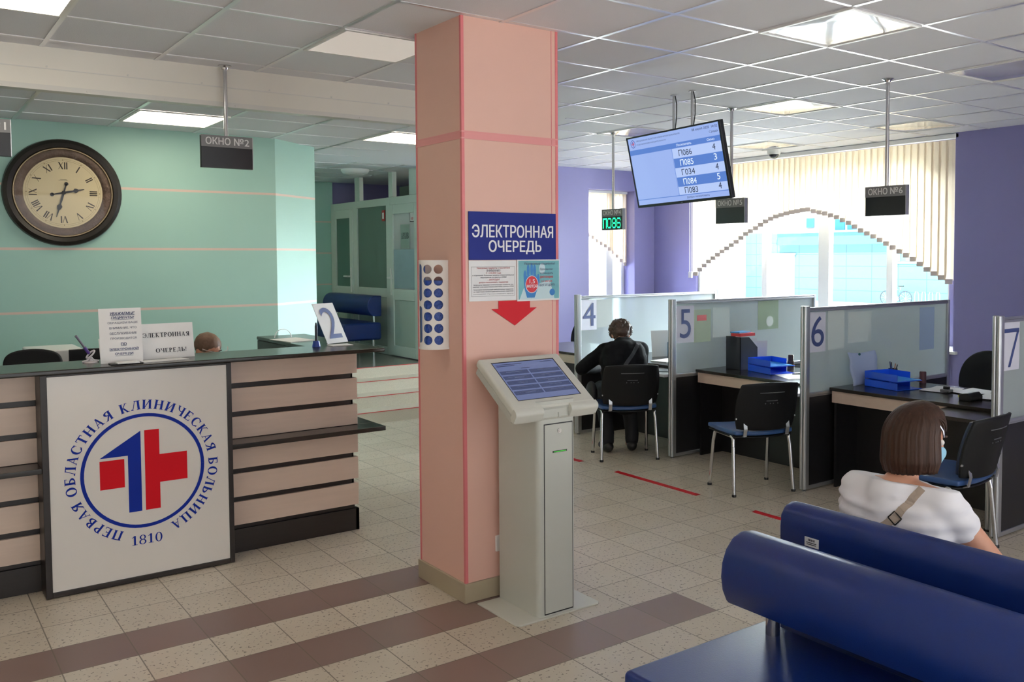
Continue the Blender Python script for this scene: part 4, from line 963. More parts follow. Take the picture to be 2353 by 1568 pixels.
def office_chair(name, label, x, y, rz, m, w=.44, top=1.20, hb=.50, edge=None, H=.48, pw=.8):
    t_ = thing(name, label, 'chair', (x, y, 0))
    # local: faces +Y
    P = []
    for k in range(33):
        a = PI*k/32; P.append((w/2*math.cos(a)*1.0, top-hb+hb*(.45+.55*math.sin(a)**pw) if 0 < k < 32 else top-hb+hb*.45))
    poly = [(-w/2*.82, top-hb), (w/2*.82, top-hb)]+P
    mt = Matrix.Translation((x, y, 0)) @ Matrix.Rotation(rz, 4, 'Z')
    f = lambda dy: (lambda u, v, q: tuple(mt @ Vector((u, -.22+q+dy-.10*(v-top+hb), v))))
    MB().prism(poly, f(0), 0, .035).build('backrest', m, t_, bevel=.015, seg=3)
    MB().prism([(u*1.02, v*1.004 if v > top-hb*.6 else v) for u, v in poly], f(0), .035, .062).build('backrest_cushion', edge or m, t_, bevel=.02, seg=3)
    s = MB(); s.obox(mt @ Vector((0, .02, H)), mt.to_3x3() @ Vector((.24, 0, 0)), mt.to_3x3() @ Vector((0, .23, 0)), (0, 0, .035)); s.build('seat', edge or m, t_, bevel=.03, seg=3)
    MB().tube([mt @ Vector((0, -.1, H-.02)), mt @ Vector((0, -.24, H+.02)), mt @ Vector((0, -.24, top-hb+.1))], .018, 8).build('back_stem', M_black, t_, smooth=True)
    MB().tube([mt @ Vector((0, 0, .08)), mt @ Vector((0, 0, H-.03))], .028, 12).build('gas_column', M_black, t_, smooth=True)
    for k in range(5):
        a = 2*PI*k/5+.3; e = Vector((.29*math.cos(a), .29*math.sin(a), .07))
        MB().tube([mt @ Vector((0, 0, .11)), mt @ e], [.022, .014], 8).lathe([(.026, -.012), (.026, .012)], tuple(mt @ Vector((e.x, e.y, .028))), 12, 'x').build('foot', M_black, t_, smooth=True)
    return t_
M_fab = mat('black_fabric', (26, 28, 32), rough=.85)
office_chair('office_chair', 'black fabric office chair back showing over the left part of the counter', -.80, 1.62, PI*.9, M_fab, w=.32, top=1.198, hb=.46, pw=.22)

# ================================================================ KIOSK
kg = mat('kiosk_grey', (188, 190, 182), rough=.35, spec=.4); kg2 = mat('kiosk_light_grey', (206, 206, 196), rough=.35, spec=.4)
ki = thing('ticket_kiosk', 'grey touch screen queue ticket kiosk standing before the pink column', 'kiosk', (1.145, -.90, 0))
b = MB(); b.prism([(.896, -.711), (.896, -1.06), (.91, -1.078), (1.385, -1.078), (1.399, -1.062), (1.399, -.711)], lambda x, y, z: (x, y, z), 0, .008); b.build('base_plate', kg2, ki, bevel=.002)
b = MB()
cr = .03; poly = [(1.028, -.715), (1.028, -1.063+cr)]+[(1.028+cr-cr*math.cos(k*PI/12), -1.063+cr-cr*math.sin(k*PI/12)) for k in range(1, 7)]+[(1.252-.012, -1.063), (1.252, -1.05), (1.252, -.715)]
b.prism(poly, lambda x, y, z: (x, y, z), .008, 1.06); b.build('pedestal', kg, ki, smooth=True)
dr = MB().box(1.066, 1.232, -1.067, -1.060, .02, .945).build('service_door', kg, ki, bevel=.003)
MB().box(1.0625, 1.2355, -1.0645, -1.060, .014, .95).build('door_gap', M_black, ki)
MB().lathe([(.011, -1.0745), (.011, -1.066)], (1.150, 0, .912), 20, 'y').lathe([(.006, -1.078), (.006, -1.0745)], (1.150, 0, .912), 14, 'y').build('lock', M_chrome, dr, smooth=True)
MB().box(1.112, 1.198, -1.0685, -1.0665, .806, .815).build('ticket_slot', M_black, dr); MB().box(1.118, 1.192, -1.0692, -1.0682, .8085, .8115).build('slot_light', mat('slot_green', (60, 170, 60), emit=(70, 200, 60), estr=.5), dr)
KX0, KX1 = .886, 1.378
S0 = Vector((0, -.748, 1.252)); S1 = Vector((0, -1.098, 1.022)); sd = (S1-S0).normalized(); sn = Vector((0, -.549, .835))
sn = Vector((0, sd.z, -sd.y)); sn = sn if sn.z > 0 else -sn
Ls = (S1-S0).length
def KP(x, a, h): return Vector((x, 0, 0))+S0+sd*a+sn*h
def slab(m, name, x0, x1, a0, a1, h0, h1, bev=.012, rim=0.0, par=None):
    mb = MB(); mb.add([KP(x0, a0, h0), KP(x1, a0, h0), KP(x1, a1, h0), KP(x0, a1, h0), KP(x0+rim, a0+rim, h1), KP(x1-rim, a0+rim, h1), KP(x1-rim, a1-rim, h1), KP(x0+rim, a1-rim, h1)],
        [(0,3,2,1),(4,5,6,7),(0,1,5,4),(1,2,6,5),(2,3,7,6),(3,0,4,7)]); return mb.build(name, m, par or ki, bevel=bev, seg=4)
slab(kg2, 'head_shell', KX0, KX1, 0, Ls-.03, -.045, 0, .014)
slab(kg, 'head_underside', KX0+.008, KX1-.008, .012, Ls-.025, -.085, -.047, .008)
b = MB()          # rounded nose left and right of the printer recess
def nose(x0, x1):
    pr_ = [(Ls-.035, 0)]+[(Ls-.02+.022*math.sin(t_), -.022+.022*math.cos(t_)) for t_ in [k*PI/2/6 for k in range(7)]]+[(Ls+.002, -.055), (Ls-.015, -.062), (Ls-.035, -.05)]
    m_ = MB(); m_.prism(pr_, lambda a, h, x: tuple(KP(x, a, h)), x0, x1); return m_
nose(KX0, 1.047).build('head_nose', kg2, ki, smooth=True); nose(1.212, KX1).build('head_nose', kg2, ki, smooth=True)
nb = MB(); nb.prism([(Ls-.040, -.006), (Ls-.030, -.010), (Ls-.022, -.05), (Ls-.040, -.055)], lambda a, h, x: tuple(KP(x, a, h)), 1.047, 1.212); nb.build('printer_recess', kg, ki)
MB().box(1.125, 1.128, -1.102, -1.094, .985, 1.008).box(1.188, 1.190, -1.102, -1.094, .985, 1.008).build('recess_ribs', kg, ki)
ll = MB(); ll.prism([(Ls-.03, -.058), (Ls+.001, -.052), (Ls-.002, -.066), (Ls-.03, -.072)], lambda a, h, x: tuple(KP(x, a, h)), KX0+.008, KX1-.008); ll.build('head_lip', kg2, ki)
sx0, sx1, sa0, sa1 = .945, 1.315, .048, .328
fr = MB()
for (x0, x1, a0, a1) in ((sx0-.004, sx1+.006, sa0-.006, sa0), (sx1, sx1+.006, sa0, sa1), (sx0-.003, sx0, sa0, sa1), (sx0-.003, sx1+.006, sa1, sa1+.003)):
    fr.add([KP(x0, a0, .0003), KP(x1, a0, .0003), KP(x1, a1, .0003), KP(x0, a1, .0003), KP(x0, a0, .0012), KP(x1, a0, .0012), KP(x1, a1, .0012), KP(x0, a1, .0012)], [(0,3,2,1),(4,5,6,7),(0,1,5,4),(1,2,6,5),(2,3,7,6),(3,0,4,7)])
fr.build('screen_bezel', M_black, ki)
scr = MB().quad(KP(sx0, sa0, .001), KP(sx1, sa0, .001), KP(sx1, sa1, .001), KP(sx0, sa1, .001)).build('touch_screen', mat('kiosk_screen', (40, 44, 58), rough=.16, emit=(126, 138, 186), estr=.36), ki)
SW, SH = sx1-sx0, sa1-sa0
def KQ(u, v): return KP(sx0+u*SW, sa0+v*SH, .0015)
bt = MB()
for k in range(5):
    v0 = .23+k*.135; v1 = v0+.10
    for (u0, u1) in ((.02, .47), (.49, .985)): bt.quad(KQ(u0, v0), KQ(u1, v0), KQ(u1, v1), KQ(u0, v1))
bt.build('menu_buttons', mat('kiosk_button', (30, 34, 48), rough=.2, emit=(84, 96, 140), estr=.3), scr)
Rk, Uk = XP, -sd
def kbar(u, v, w, h=.004): p = KQ(u, v)-KQ(.5, .5); q = p.dot(Rk); e = p.dot(Uk); return _rect(q-w*SW/2, e-h/2, q+w*SW/2, e+h/2)
flat_part(scr, [kbar(.27, .055, .36), kbar(.20, .095, .24), kbar(.86, .05, .2), kbar(.46, .185, .14)], mat('kiosk_dark_text', (44, 50, 84), rough=.3), KQ(.5, .5), Rk, Uk, 'header_lines', .0004)
flat_part(scr, [kbar(.72+.02*(k % 2), .27+k*.135, .22+.03*(k % 3), .0035) for k in range(5)]+[kbar(.24, .27+k*.135, .22+.04*((k+1) % 3), .0035) for k in range(5)]+[kbar(.73, .295+k*.135, .12, .003) for k in (1, 2)]+[kbar(.26, .295+k*.135, .16, .003) for k in (1, 2, 4)], mat('kiosk_light_text', (120, 128, 162), rough=.3), KQ(.5, .5), Rk, Uk, 'button_lines', .0008)
flat_part(scr, [[(.012*math.cos(2*PI*k/20), .012*math.sin(2*PI*k/20)), (.012*math.cos(2*PI*(k+1)/20), .012*math.sin(2*PI*(k+1)/20)), (.010*math.cos(2*PI*(k+1)/20), .010*math.sin(2*PI*(k+1)/20)), (.010*math.cos(2*PI*k/20), .010*math.sin(2*PI*k/20))] for k in range(20)]+[_rect(-.001, -.007, .004, .007), _rect(-.006, -.002, -.002, .002)], mat('kiosk_logo', (50, 56, 120), rough=.3), KQ(.055, .09), Rk, Uk, 'logo', .0006)

# ================================================================ SERVICE BAYS
M_part = mat('black_partition_board', (26, 25, 27), rough=.4, var=(3, .2))
M_fg = glass_frost('frosted_glass', (246, 253, 253), .62, .45)
def partition(y, num, label, glass_m, group='glazed partitions between the service bays'):
    X0, X1 = 4.0, 5.93
    t_ = thing('desk_partition', label, 'partition', (X0, y, 0), group)
    MB().box(X0-.02, X0+.02, y-.028, y+.028, .015, 1.385).tube([(X0-.020, y-.014, .015), (X0-.020, y-.014, 1.385)], .013, 10).tube([(X0-.020, y+.014, .015), (X0-.020, y+.014, 1.385)], .013, 10).build('post', M_alu, t_, bevel=.004)
    MB().lathe([(.018, 0), (.018, .006), (.006, .008), (.006, .02)], (X0, y, 0), 14).build('levelling_foot', M_chrome, t_)
    MB().box(X1-.03, X1, y-.022, y+.022, 0, 1.372).build('end_post', M_alu, t_, bevel=.004)
    MB().box(X0+.02, X1-.03, y-.022, y+.022, 1.342, 1.358).box(X0+.02, X1-.03, y-.016, y+.016, 1.358, 1.372).build('top_rail', M_alu, t_, bevel=.004)
    MB().box(X0+.02, X1-.03, y-.022, y+.022, .715, .735).box(X0+.02, X1-.03, y-.016, y+.016, .702, .715).build('middle_rail', M_alu, t_, bevel=.004)
    MB().box(X0+.02, X1-.03, y-.020, y+.020, .012, .04).build('bottom_rail', M_alu, t_, bevel=.003)
    MB().box(X0+.02, X1-.03, y-.012, y+.012, .04, .702).build('lower_board', M_part, t_)
    MB().box(X0+.02, X1-.03, y-.003, y+.003, .735, 1.342).build('glass_pane', glass_m, t_)
    yc = y-.006
    if num:
        n_, xw, zt_, hh, txt, tw = num
        nsh = tag(sheet(MB(), (X0+.03+xw/2, yc, zt_-hh/2), XP, Z3, xw, hh).build('number_sheet', mat('number_paper', (214, 214, 226), rough=.5)), 'white sheet with a navy %s taped to the glass' % n_, 'sign', 'bay number sheets')
        lettering(nsh, [(txt, (X0+.03+xw/2+.005, yc-.001, zt_-hh/2+.005), tw, hh-.07, .0)], M_navy, XP, Z3)
    return t_
partition(2.47, ('figure four', .20, 1.33, .30, '4', .16), 'glazed bay partition carrying the figure four behind the seated man', M_fg)
partition(1.13, ('figure five', .225, 1.325, .325, '5', .135), 'glazed bay partition carrying the figure five right of the seated man', M_fg)
partition(-.29, ('figure six', .20, 1.335, .30, '6', .15), 'glazed bay partition carrying the figure six behind the empty chair', M_fg)
partition(-1.75, None, 'glazed bay partition cut by the right picture edge with a figure seven sheet', M_fg)
p7 = tag(sheet(MB(), (4.135, -1.756, 1.19), XP, Z3, .22, .30).build('number_sheet', mat('number_paper', (214, 214, 226), rough=.5)), 'white sheet with a cropped navy figure seven at the right picture edge', 'sign', 'bay number sheets')
mb = MB()
for P in (((4.05, 1.30), (4.235, 1.30), (4.235, 1.275), (4.05, 1.275)), ((4.21, 1.28), (4.235, 1.28), (4.135, 1.06), (4.105, 1.06))): mb.add([(x, -1.7575, z) for x, z in P], [(0, 1, 2, 3)])
mb.build('lettering', M_navy, p7)
def taped(x, y, z, w, h, m, label, marks=(), cat='paper'):
    o = tag(sheet(MB(), (x, y, z), XP, Z3, w, h).build('taped_sheet', m), label, cat)
    for q, (P, mm, nm) in enumerate(marks): flat_part(o, P, mm, (x, y-.0006, z), XP, Z3, nm)
    return o
M_tp = translucent('thin_paper', (240, 244, 242), .5); M_tg = translucent('greenish_sheet', (222, 230, 214), .5)
taped(4.36, 1.124, 1.14, .21, .29, M_tg, 'pale green sheet with a red stripe taped to the glass right of the figure five', [([_rect(-.07, .045, .05, .095)], mat('pink_red', (206, 96, 100)), 'red_stripe')])
taped(4.60, 1.124, 1.16, .22, .27, M_tp, 'plain white sheet taped to the glass second to the right of the figure five')
taped(5.24, 1.124, 1.20, .29, .27, translucent('picture_sheet', (196, 208, 190), .5), 'faded green picture taped to the glass above the black file box', [([disc2d(.02, -.06, .05, .05)], mat('pale_patch', (206, 214, 206)), 'pale_spot')], 'picture')
taped(4.33, 2.464, 1.19, .20, .28, M_tp, 'plain white sheet taped to the glass right of the figure four')
taped(4.36, -.296, 1.19, .20, .30, M_tp, 'plain white sheet taped to the glass right of the figure six')
taped(4.66, -.296, 1.20, .30, .24, M_tp, 'wide pale sheet taped high on the glass behind the clear pouch')
taped(5.60, -.296, 1.14, .22, .36, translucent('blue_white_sheet', (206, 218, 236), .5), 'long bluish sheet taped near the far end of the figure six glass')

M_aprw = wood_material('pale_desk_apron', (206, 186, 170), .06, .45); M_grt = mat('grey_laminate_shelf', (206, 210, 214), rough=.2)
def bay_desk(y0, y1, label, shelf_m, sl=None, legx=4.12):
    """staff desk in a bay between partitions (y0 right, y1 left)"""
    t_ = thing('service_desk', label, 'desk', (4.7, (y0+y1)/2, 0), 'service bay desks')
    MB().box(4.25, 5.05, y0+.03, y1-.03, .735, .76).build('desk_top', M_top, t_, bevel=.003)
    MB().box(4.27, 4.285, y0+.03, y1-.04, .645, .735).build('apron', M_aprw, t_)
    MB().box(4.54, 4.56, y0+.03, y1-.03, .003, .735).build('modesty_panel', M_part, t_)
    MB().box(4.28, 5.0, y1-.075, y1-.055, .0, .735).build('side_panel', M_part, t_); MB().box(4.28, 5.0, y0+.055, y0+.075, .0, .735).build('side_panel', M_part, t_)
    s = MB(); w_ = .44; r_ = .12; P = [(4.34, y0+.03), (3.93, y0+.03)]+[(3.93+.0+r_-r_*math.cos(k*PI/16), y0+.03+w_-r_+r_*math.sin(k*PI/16)) for k in range(9)]+[(4.34, y0+.03+w_+.02)]
    P = [(x, y) for x, y in P]
    s.prism(P, lambda x, y, z: (x, y, z), .708, .733); s.build('visitor_shelf', shelf_m, t_, bevel=.003)
    MB().box(4.27, 4.29, y0+.03, y0+.36, .62, .708).build('shelf_bracket', M_part, t_)
    MB().tube([(legx, y0+.11, 0.012), (legx, y0+.11, .708)], .020, 14).build('shelf_leg', M_alu, t_, smooth=True)
    MB().lathe([(.026, 0), (.026, .012)], (legx, y0+.11, 0), 14).build('leg_foot', M_black, t_)
    return t_
bay_desk(1.13, 2.47, 'dark topped bay desk the seated man writes at', M_grt)
bay_desk(-.29, 1.13, 'dark topped bay desk carrying the black file box', M_grt)
bay_desk(-1.75, -.29, 'dark topped bay desk with the clear pouch and papers, behind the seated woman', M_top)

# things on the desks
ZD = .76
def letter_tray(x, y, rz, label):
    t_ = thing('letter_tray', label, 'tray', (x, y, ZD), 'blue letter trays')
    M_tr = mat('blue_clear_tray', (34, 92, 232), rough=.18); M_tl = mat('light_blue_lid', (70, 160, 240), rough=.25)
    mt = Matrix.Translation((x, y, ZD)) @ Matrix.Rotation(rz, 4, 'Z')
    for lv, m_ in ((0, M_tr), (.062, M_tr)):
        b = MB(); W2, D2 = .125, .165
        b.box(-W2, W2, -D2, D2, lv+.002, lv+.006).box(-W2, -W2+.003, -D2, D2, lv+.006, lv+.055).box(-W2, W2, D2-.003, D2, lv+.006, lv+.055).box(W2-.003, W2, -D2*.3, D2, lv+.006, lv+.055)
        b.v = [tuple(mt @ Vector(p)) for p in b.v]; b.build('tray_level', m_, t_, bevel=.002)
    b = MB(); b.box(-.118, .118, -.158, .158, .069, .072); b.v = [tuple(mt @ Vector(p)) for p in b.v]; b.build('tray_sheet', M_tl, t_)
    b = MB()
    for (u_, w_) in ((-.12, .16), (.12, .16), (-.12, -.1), (.12, 0)): b.tube([(u_, w_, .055), (u_, w_, .066)], .005, 6)
    b.v = [tuple(mt @ Vector(p)) for p in b.v]; b.build('riser', M_tr, t_)
    return t_
letter_tray(4.62, .56, -.25, 'stacked blue letter trays in front of the black file box')
letter_tray(4.62, -.62, -.2, 'stacked blue letter trays in front of the clear pouch')
fb = thing('file_box', 'black slant cut magazine file box on the middle bay desk', 'file box', (4.62, .88, ZD))
b = MB(); b.prism([(4.50, ZD), (4.50, ZD+.29), (4.61, ZD+.285), (4.72, ZD+.19), (4.72, ZD)], lambda x, z, y: (x, y, z), .80, .805); b.prism([(4.50, ZD), (4.50, ZD+.29), (4.61, ZD+.285), (4.72, ZD+.19), (4.72, ZD)], lambda x, z, y: (x, y, z), .965, .97)
b.box(4.50, 4.505, .80, .97, ZD, ZD+.29).box(4.50, 4.72, .80, .97, ZD, ZD+.004).box(4.715, 4.72, .80, .97, ZD, ZD+.19); b.build('case', mat('black_card', (34, 38, 46), rough=.5), fb)
fs = MB()
for k, yy in enumerate((.83, .855, .88, .91, .94)): fs.box(4.52, 4.745-.01*k, yy, yy+.004, ZD+.006, ZD+.27-.006*k)
fs.build('files', M_paper, fb)
tag(MB().box(4.52, 4.71, .82, .93, ZD+.292, ZD+.318).build('red_folder', mat('coral_red', (214, 70, 74), rough=.5)), 'coral red folder lying on top of the black file box', 'folder')
tag(MB().obox((4.61, .90, ZD+.325), (.085, .01, 0), (-.005, .05, 0), (0, 0, .005)).build('blue_folder', mat('sky_blue_card', (70, 150, 210), rough=.5)), 'thin blue folder on top of the red folder', 'folder')
pl = MB(); pl.obox((4.80, .83, ZD+.12), (.055, -.02, 0), (.01, .002, .12), (0, .001, 0)); tag(pl.build('leaning_papers', M_paper), 'white papers standing beside the black file box', 'papers')
tag(MB().lathe([(.024, 0), (.024, .05), (.02, .055)], (4.93, .60, ZD+.07), 16).lathe([(.030, .0), (.030, .07)], (4.93, .60, ZD), 16).build('ink_pot', mat('dark_brown_pot', (72, 52, 48), rough=.4), smooth=True), 'small brown pot behind the blue trays of the middle desk', 'pot')
tag(MB().obox((4.60, .26, ZD+.0015), (.15, -.06, 0), (.09, .16, 0), (0, 0, .0012)).build('paper_sheet', M_paper), 'white sheets spread on the middle desk right of the blue trays', 'paper')
tag(MB().tube([(4.62, .33, ZD+.007), (4.74, .27, ZD+.007)], .004, 8).build('pen', M_black, smooth=True), 'dark pen lying on the white sheets of the middle desk', 'pen')
po_ = thing('clear_pouch', 'frosted clear document pouch standing against the figure six glass', 'pouch', (4.60, -.36, ZD))
b = MB(); n = 10
P = lambda i, j: (4.44+.34*i/n+.01*math.sin(j), -.345+.02*math.sin(PI*i/n)-.05*(1-j/n), ZD+.002+.25*j/n*(1-.06*math.sin(PI*i/n)))
b.add([P(i, j) for i in range(n+1) for j in range(n+1)], [(i*(n+1)+j, (i+1)*(n+1)+j, (i+1)*(n+1)+j+1, i*(n+1)+j+1) for i in range(n) for j in range(n)])
o = b.build('sleeve', translucent('pouch_film', (206, 216, 238), .4), po_, smooth=True); o.modifiers.new('th', 'SOLIDIFY').thickness = .012
MB().sphere((4.56, -.365, ZD+.235), .010, 10, 8).build('snap_button', mat('teal_snap', (30, 90, 100)), po_, smooth=True)
pcup = thing('pen_cup', 'dark pen cup full of pens behind the blue trays', 'pen cup', (4.86, -.46, ZD))
MB().lathe([(.034, 0), (.036, .11), (.033, .11), (.031, .01)], (4.86, -.46, ZD), 18).build('cup', mat('smoky_cup', (44, 44, 70), rough=.2), pcup, smooth=True)
for k, (cc, dx, dy) in enumerate((((40, 52, 110), -.01, .01), ((60, 50, 60), .006, .012), ((180, 120, 90), .012, -.006), ((34, 34, 40), .02, -.012), ((70, 80, 150), -.016, -.004))):
    MB().tube([(4.86+dx*.3, -.46+dy*.3, ZD+.012), (4.86+dx*1.6, -.46+dy*1.6, ZD+.165-.008*k)], .0042, 8).build('pen', mat('pen_colour_%d' % k, cc, rough=.4), pcup, smooth=True)
tag(MB().lathe([(.026, 0), (.026, .085), (.022, .09)], (5.02, -.62, ZD), 16).build('ink_pot', mat('maroon_pot', (84, 40, 52), rough=.35), smooth=True), 'small maroon pot behind the right blue trays', 'pot')
for k, (x, y, a, lb) in enumerate(((4.78, -.92, .1, 'open white papers on the right desk beside the blue trays'), (4.84, -1.12, -.15, 'white curled sheet on the right desk behind the rubber stamp'), (4.72, -1.36, .1, 'white sheets on the right desk next to the card terminal'))):
    c_, s_ = math.cos(a), math.sin(a); b = MB(); n = 8; P = lambda i, j: (x+(.30*(i/n-.5))*c_-(.21*(j/n-.5))*s_, y+(.30*(i/n-.5))*s_+(.21*(j/n-.5))*c_, ZD+.002+.001*k+.006*(1+math.sin(2.2*PI*i/n+k))*.5)
    b.add([P(i, j) for i in range(n+1) for j in range(n+1)], [(i*(n+1)+j, (i+1)*(n+1)+j, (i+1)*(n+1)+j+1, i*(n+1)+j+1) for i in range(n) for j in range(n)])
    tag(b.build('paper_sheet', M_paper, smooth=True), lb, 'paper')
ct_ = thing('card_terminal', 'black card payment terminal with a yellow edge on the right desk', 'terminal', (4.50, -1.30, ZD))
MB().prism([(-.045, 0), (.045, 0), (.038, .045), (-.02, .055), (-.045, .03)], lambda y, z, x: (x, -1.30+y, ZD+z), 4.42, 4.58).build('body', M_black, ct_, bevel=.006); MB().box(4.44, 4.56, -1.248, -1.244, ZD+.02, ZD+.035).build('edge_light', mat('yellow_edge', (220, 220, 60)), ct_)
rs = thing('rubber_stamp', 'grey self inking stamp on the papers of the right desk', 'stamp', (4.66, -1.03, ZD+.009))
MB().box(4.63, 4.69, -1.065, -.995, ZD+.01, ZD+.03).build('base', mat('stamp_grey', (110, 112, 116), rough=.4), rs, bevel=.004); MB().box(4.645, 4.675, -1.05, -1.01, ZD+.03, ZD+.05).build('handle', M_black, rs, bevel=.004)
def side_monitor(x, y, z0, z1, label):
    t_ = thing('monitor', label, 'monitor', (x, y, ZD)); MB().box(x-.02, x+.02, y-.46, y, z0, z1).build('screen', M_black, t_, bevel=.006); MB().box(x-.015, x+.015, y-.27, y-.2, ZD+.012, z0+.05).box(x-.1, x+.1, y-.34, y-.12, ZD, ZD+.012).build('foot', M_black, t_); return t_
side_monitor(4.9, -1.27, .82, 1.125, 'black monitor edge on the right desk beside the partition at the right picture edge')
side_monitor(4.95, 1.66, .86, 1.14, 'black monitor edge on the man\'s desk half hidden by the figure five partition')
# the man's desk: blue box, leaflets, yellow fruit, papers
tag(MB().box(4.74, 4.86, 1.86, 1.98, ZD, ZD+.15).build('blue_box', mat('petrol_box', (52, 104, 132), rough=.4), bevel=.003), 'petrol blue box on the desk right of the seated man', 'box')
tag(MB().obox((4.72, 2.06, ZD+.13), (.09, -.03, 0), (.0, .01, .13), (.0006, .002, 0)).build('leaflet_rack', M_paper), 'white leaflets standing behind the petrol blue box', 'leaflets')
lm = thing('lemon', 'yellow lemon figure beside the petrol blue box on the desk', 'lemon', (4.84, 1.74, ZD))
MB().sphere((4.84, 1.74, ZD+.045), (.05, .042, .042), 16, 12).build('body', mat('lemon_yellow', (214, 206, 44), rough=.45), lm, smooth=True); MB().lathe([(.016, -.01), (.006, .016)], (4.84, 1.74, ZD+.085), 12).build('tip', mat('lemon_yellow', (214, 206, 44), rough=.45), lm, smooth=True)
tag(MB().obox((4.52, 1.74, ZD+.004), (.14, .02, 0), (-.01, .1, 0), (0, 0, .003)).build('paper_sheet', M_paper), 'white papers on the desk before the seated man', 'paper')
tag(MB().obox((4.09, 1.36, .737), (.05, .07, 0), (-.04, .03, 0), (0, 0, .003)).build('notebook', mat('grey_notebook', (96, 108, 116), rough=.5)), 'grey booklet on the light visitor shelf beside the seated man', 'booklet')
# bay beyond the figure four: dark chair and desk seen past the column
office_chair('office_chair', 'dark office chair seen between the column and the figure four partition', 5.35, 4.40, .5*PI, M_fab, w=.42, top=.95, hb=.46)
bf = thing('service_desk', 'dark topped bay desk beyond the figure four partition beside the column', 'desk', (4.7, 3.2, 0), 'service bay desks')
MB().box(4.25, 5.05, 2.52, 3.9, .735, .76).build('desk_top', M_top, bf); MB().box(4.54, 4.56, 2.52, 3.9, .003, .735).build('modesty_panel', M_part, bf); MB().box(4.27, 4.285, 2.52, 3.9, .645, .735).build('apron', M_aprw, bf)
for yy in (2.62, 3.8): MB().tube([(4.3, yy, 0), (4.3, yy, .735)], .02, 10).build('leg', M_alu, bf)
# staff chair of the right bay
office_chair('office_chair', 'dark office chair with a blue cushion edge behind the right bay desk', 5.42, -.86, .5*PI+.15, mat('blue_chair_shell', (66, 100, 176), rough=.5), w=.46, top=.985, hb=.50, edge=M_fab, H=.46)

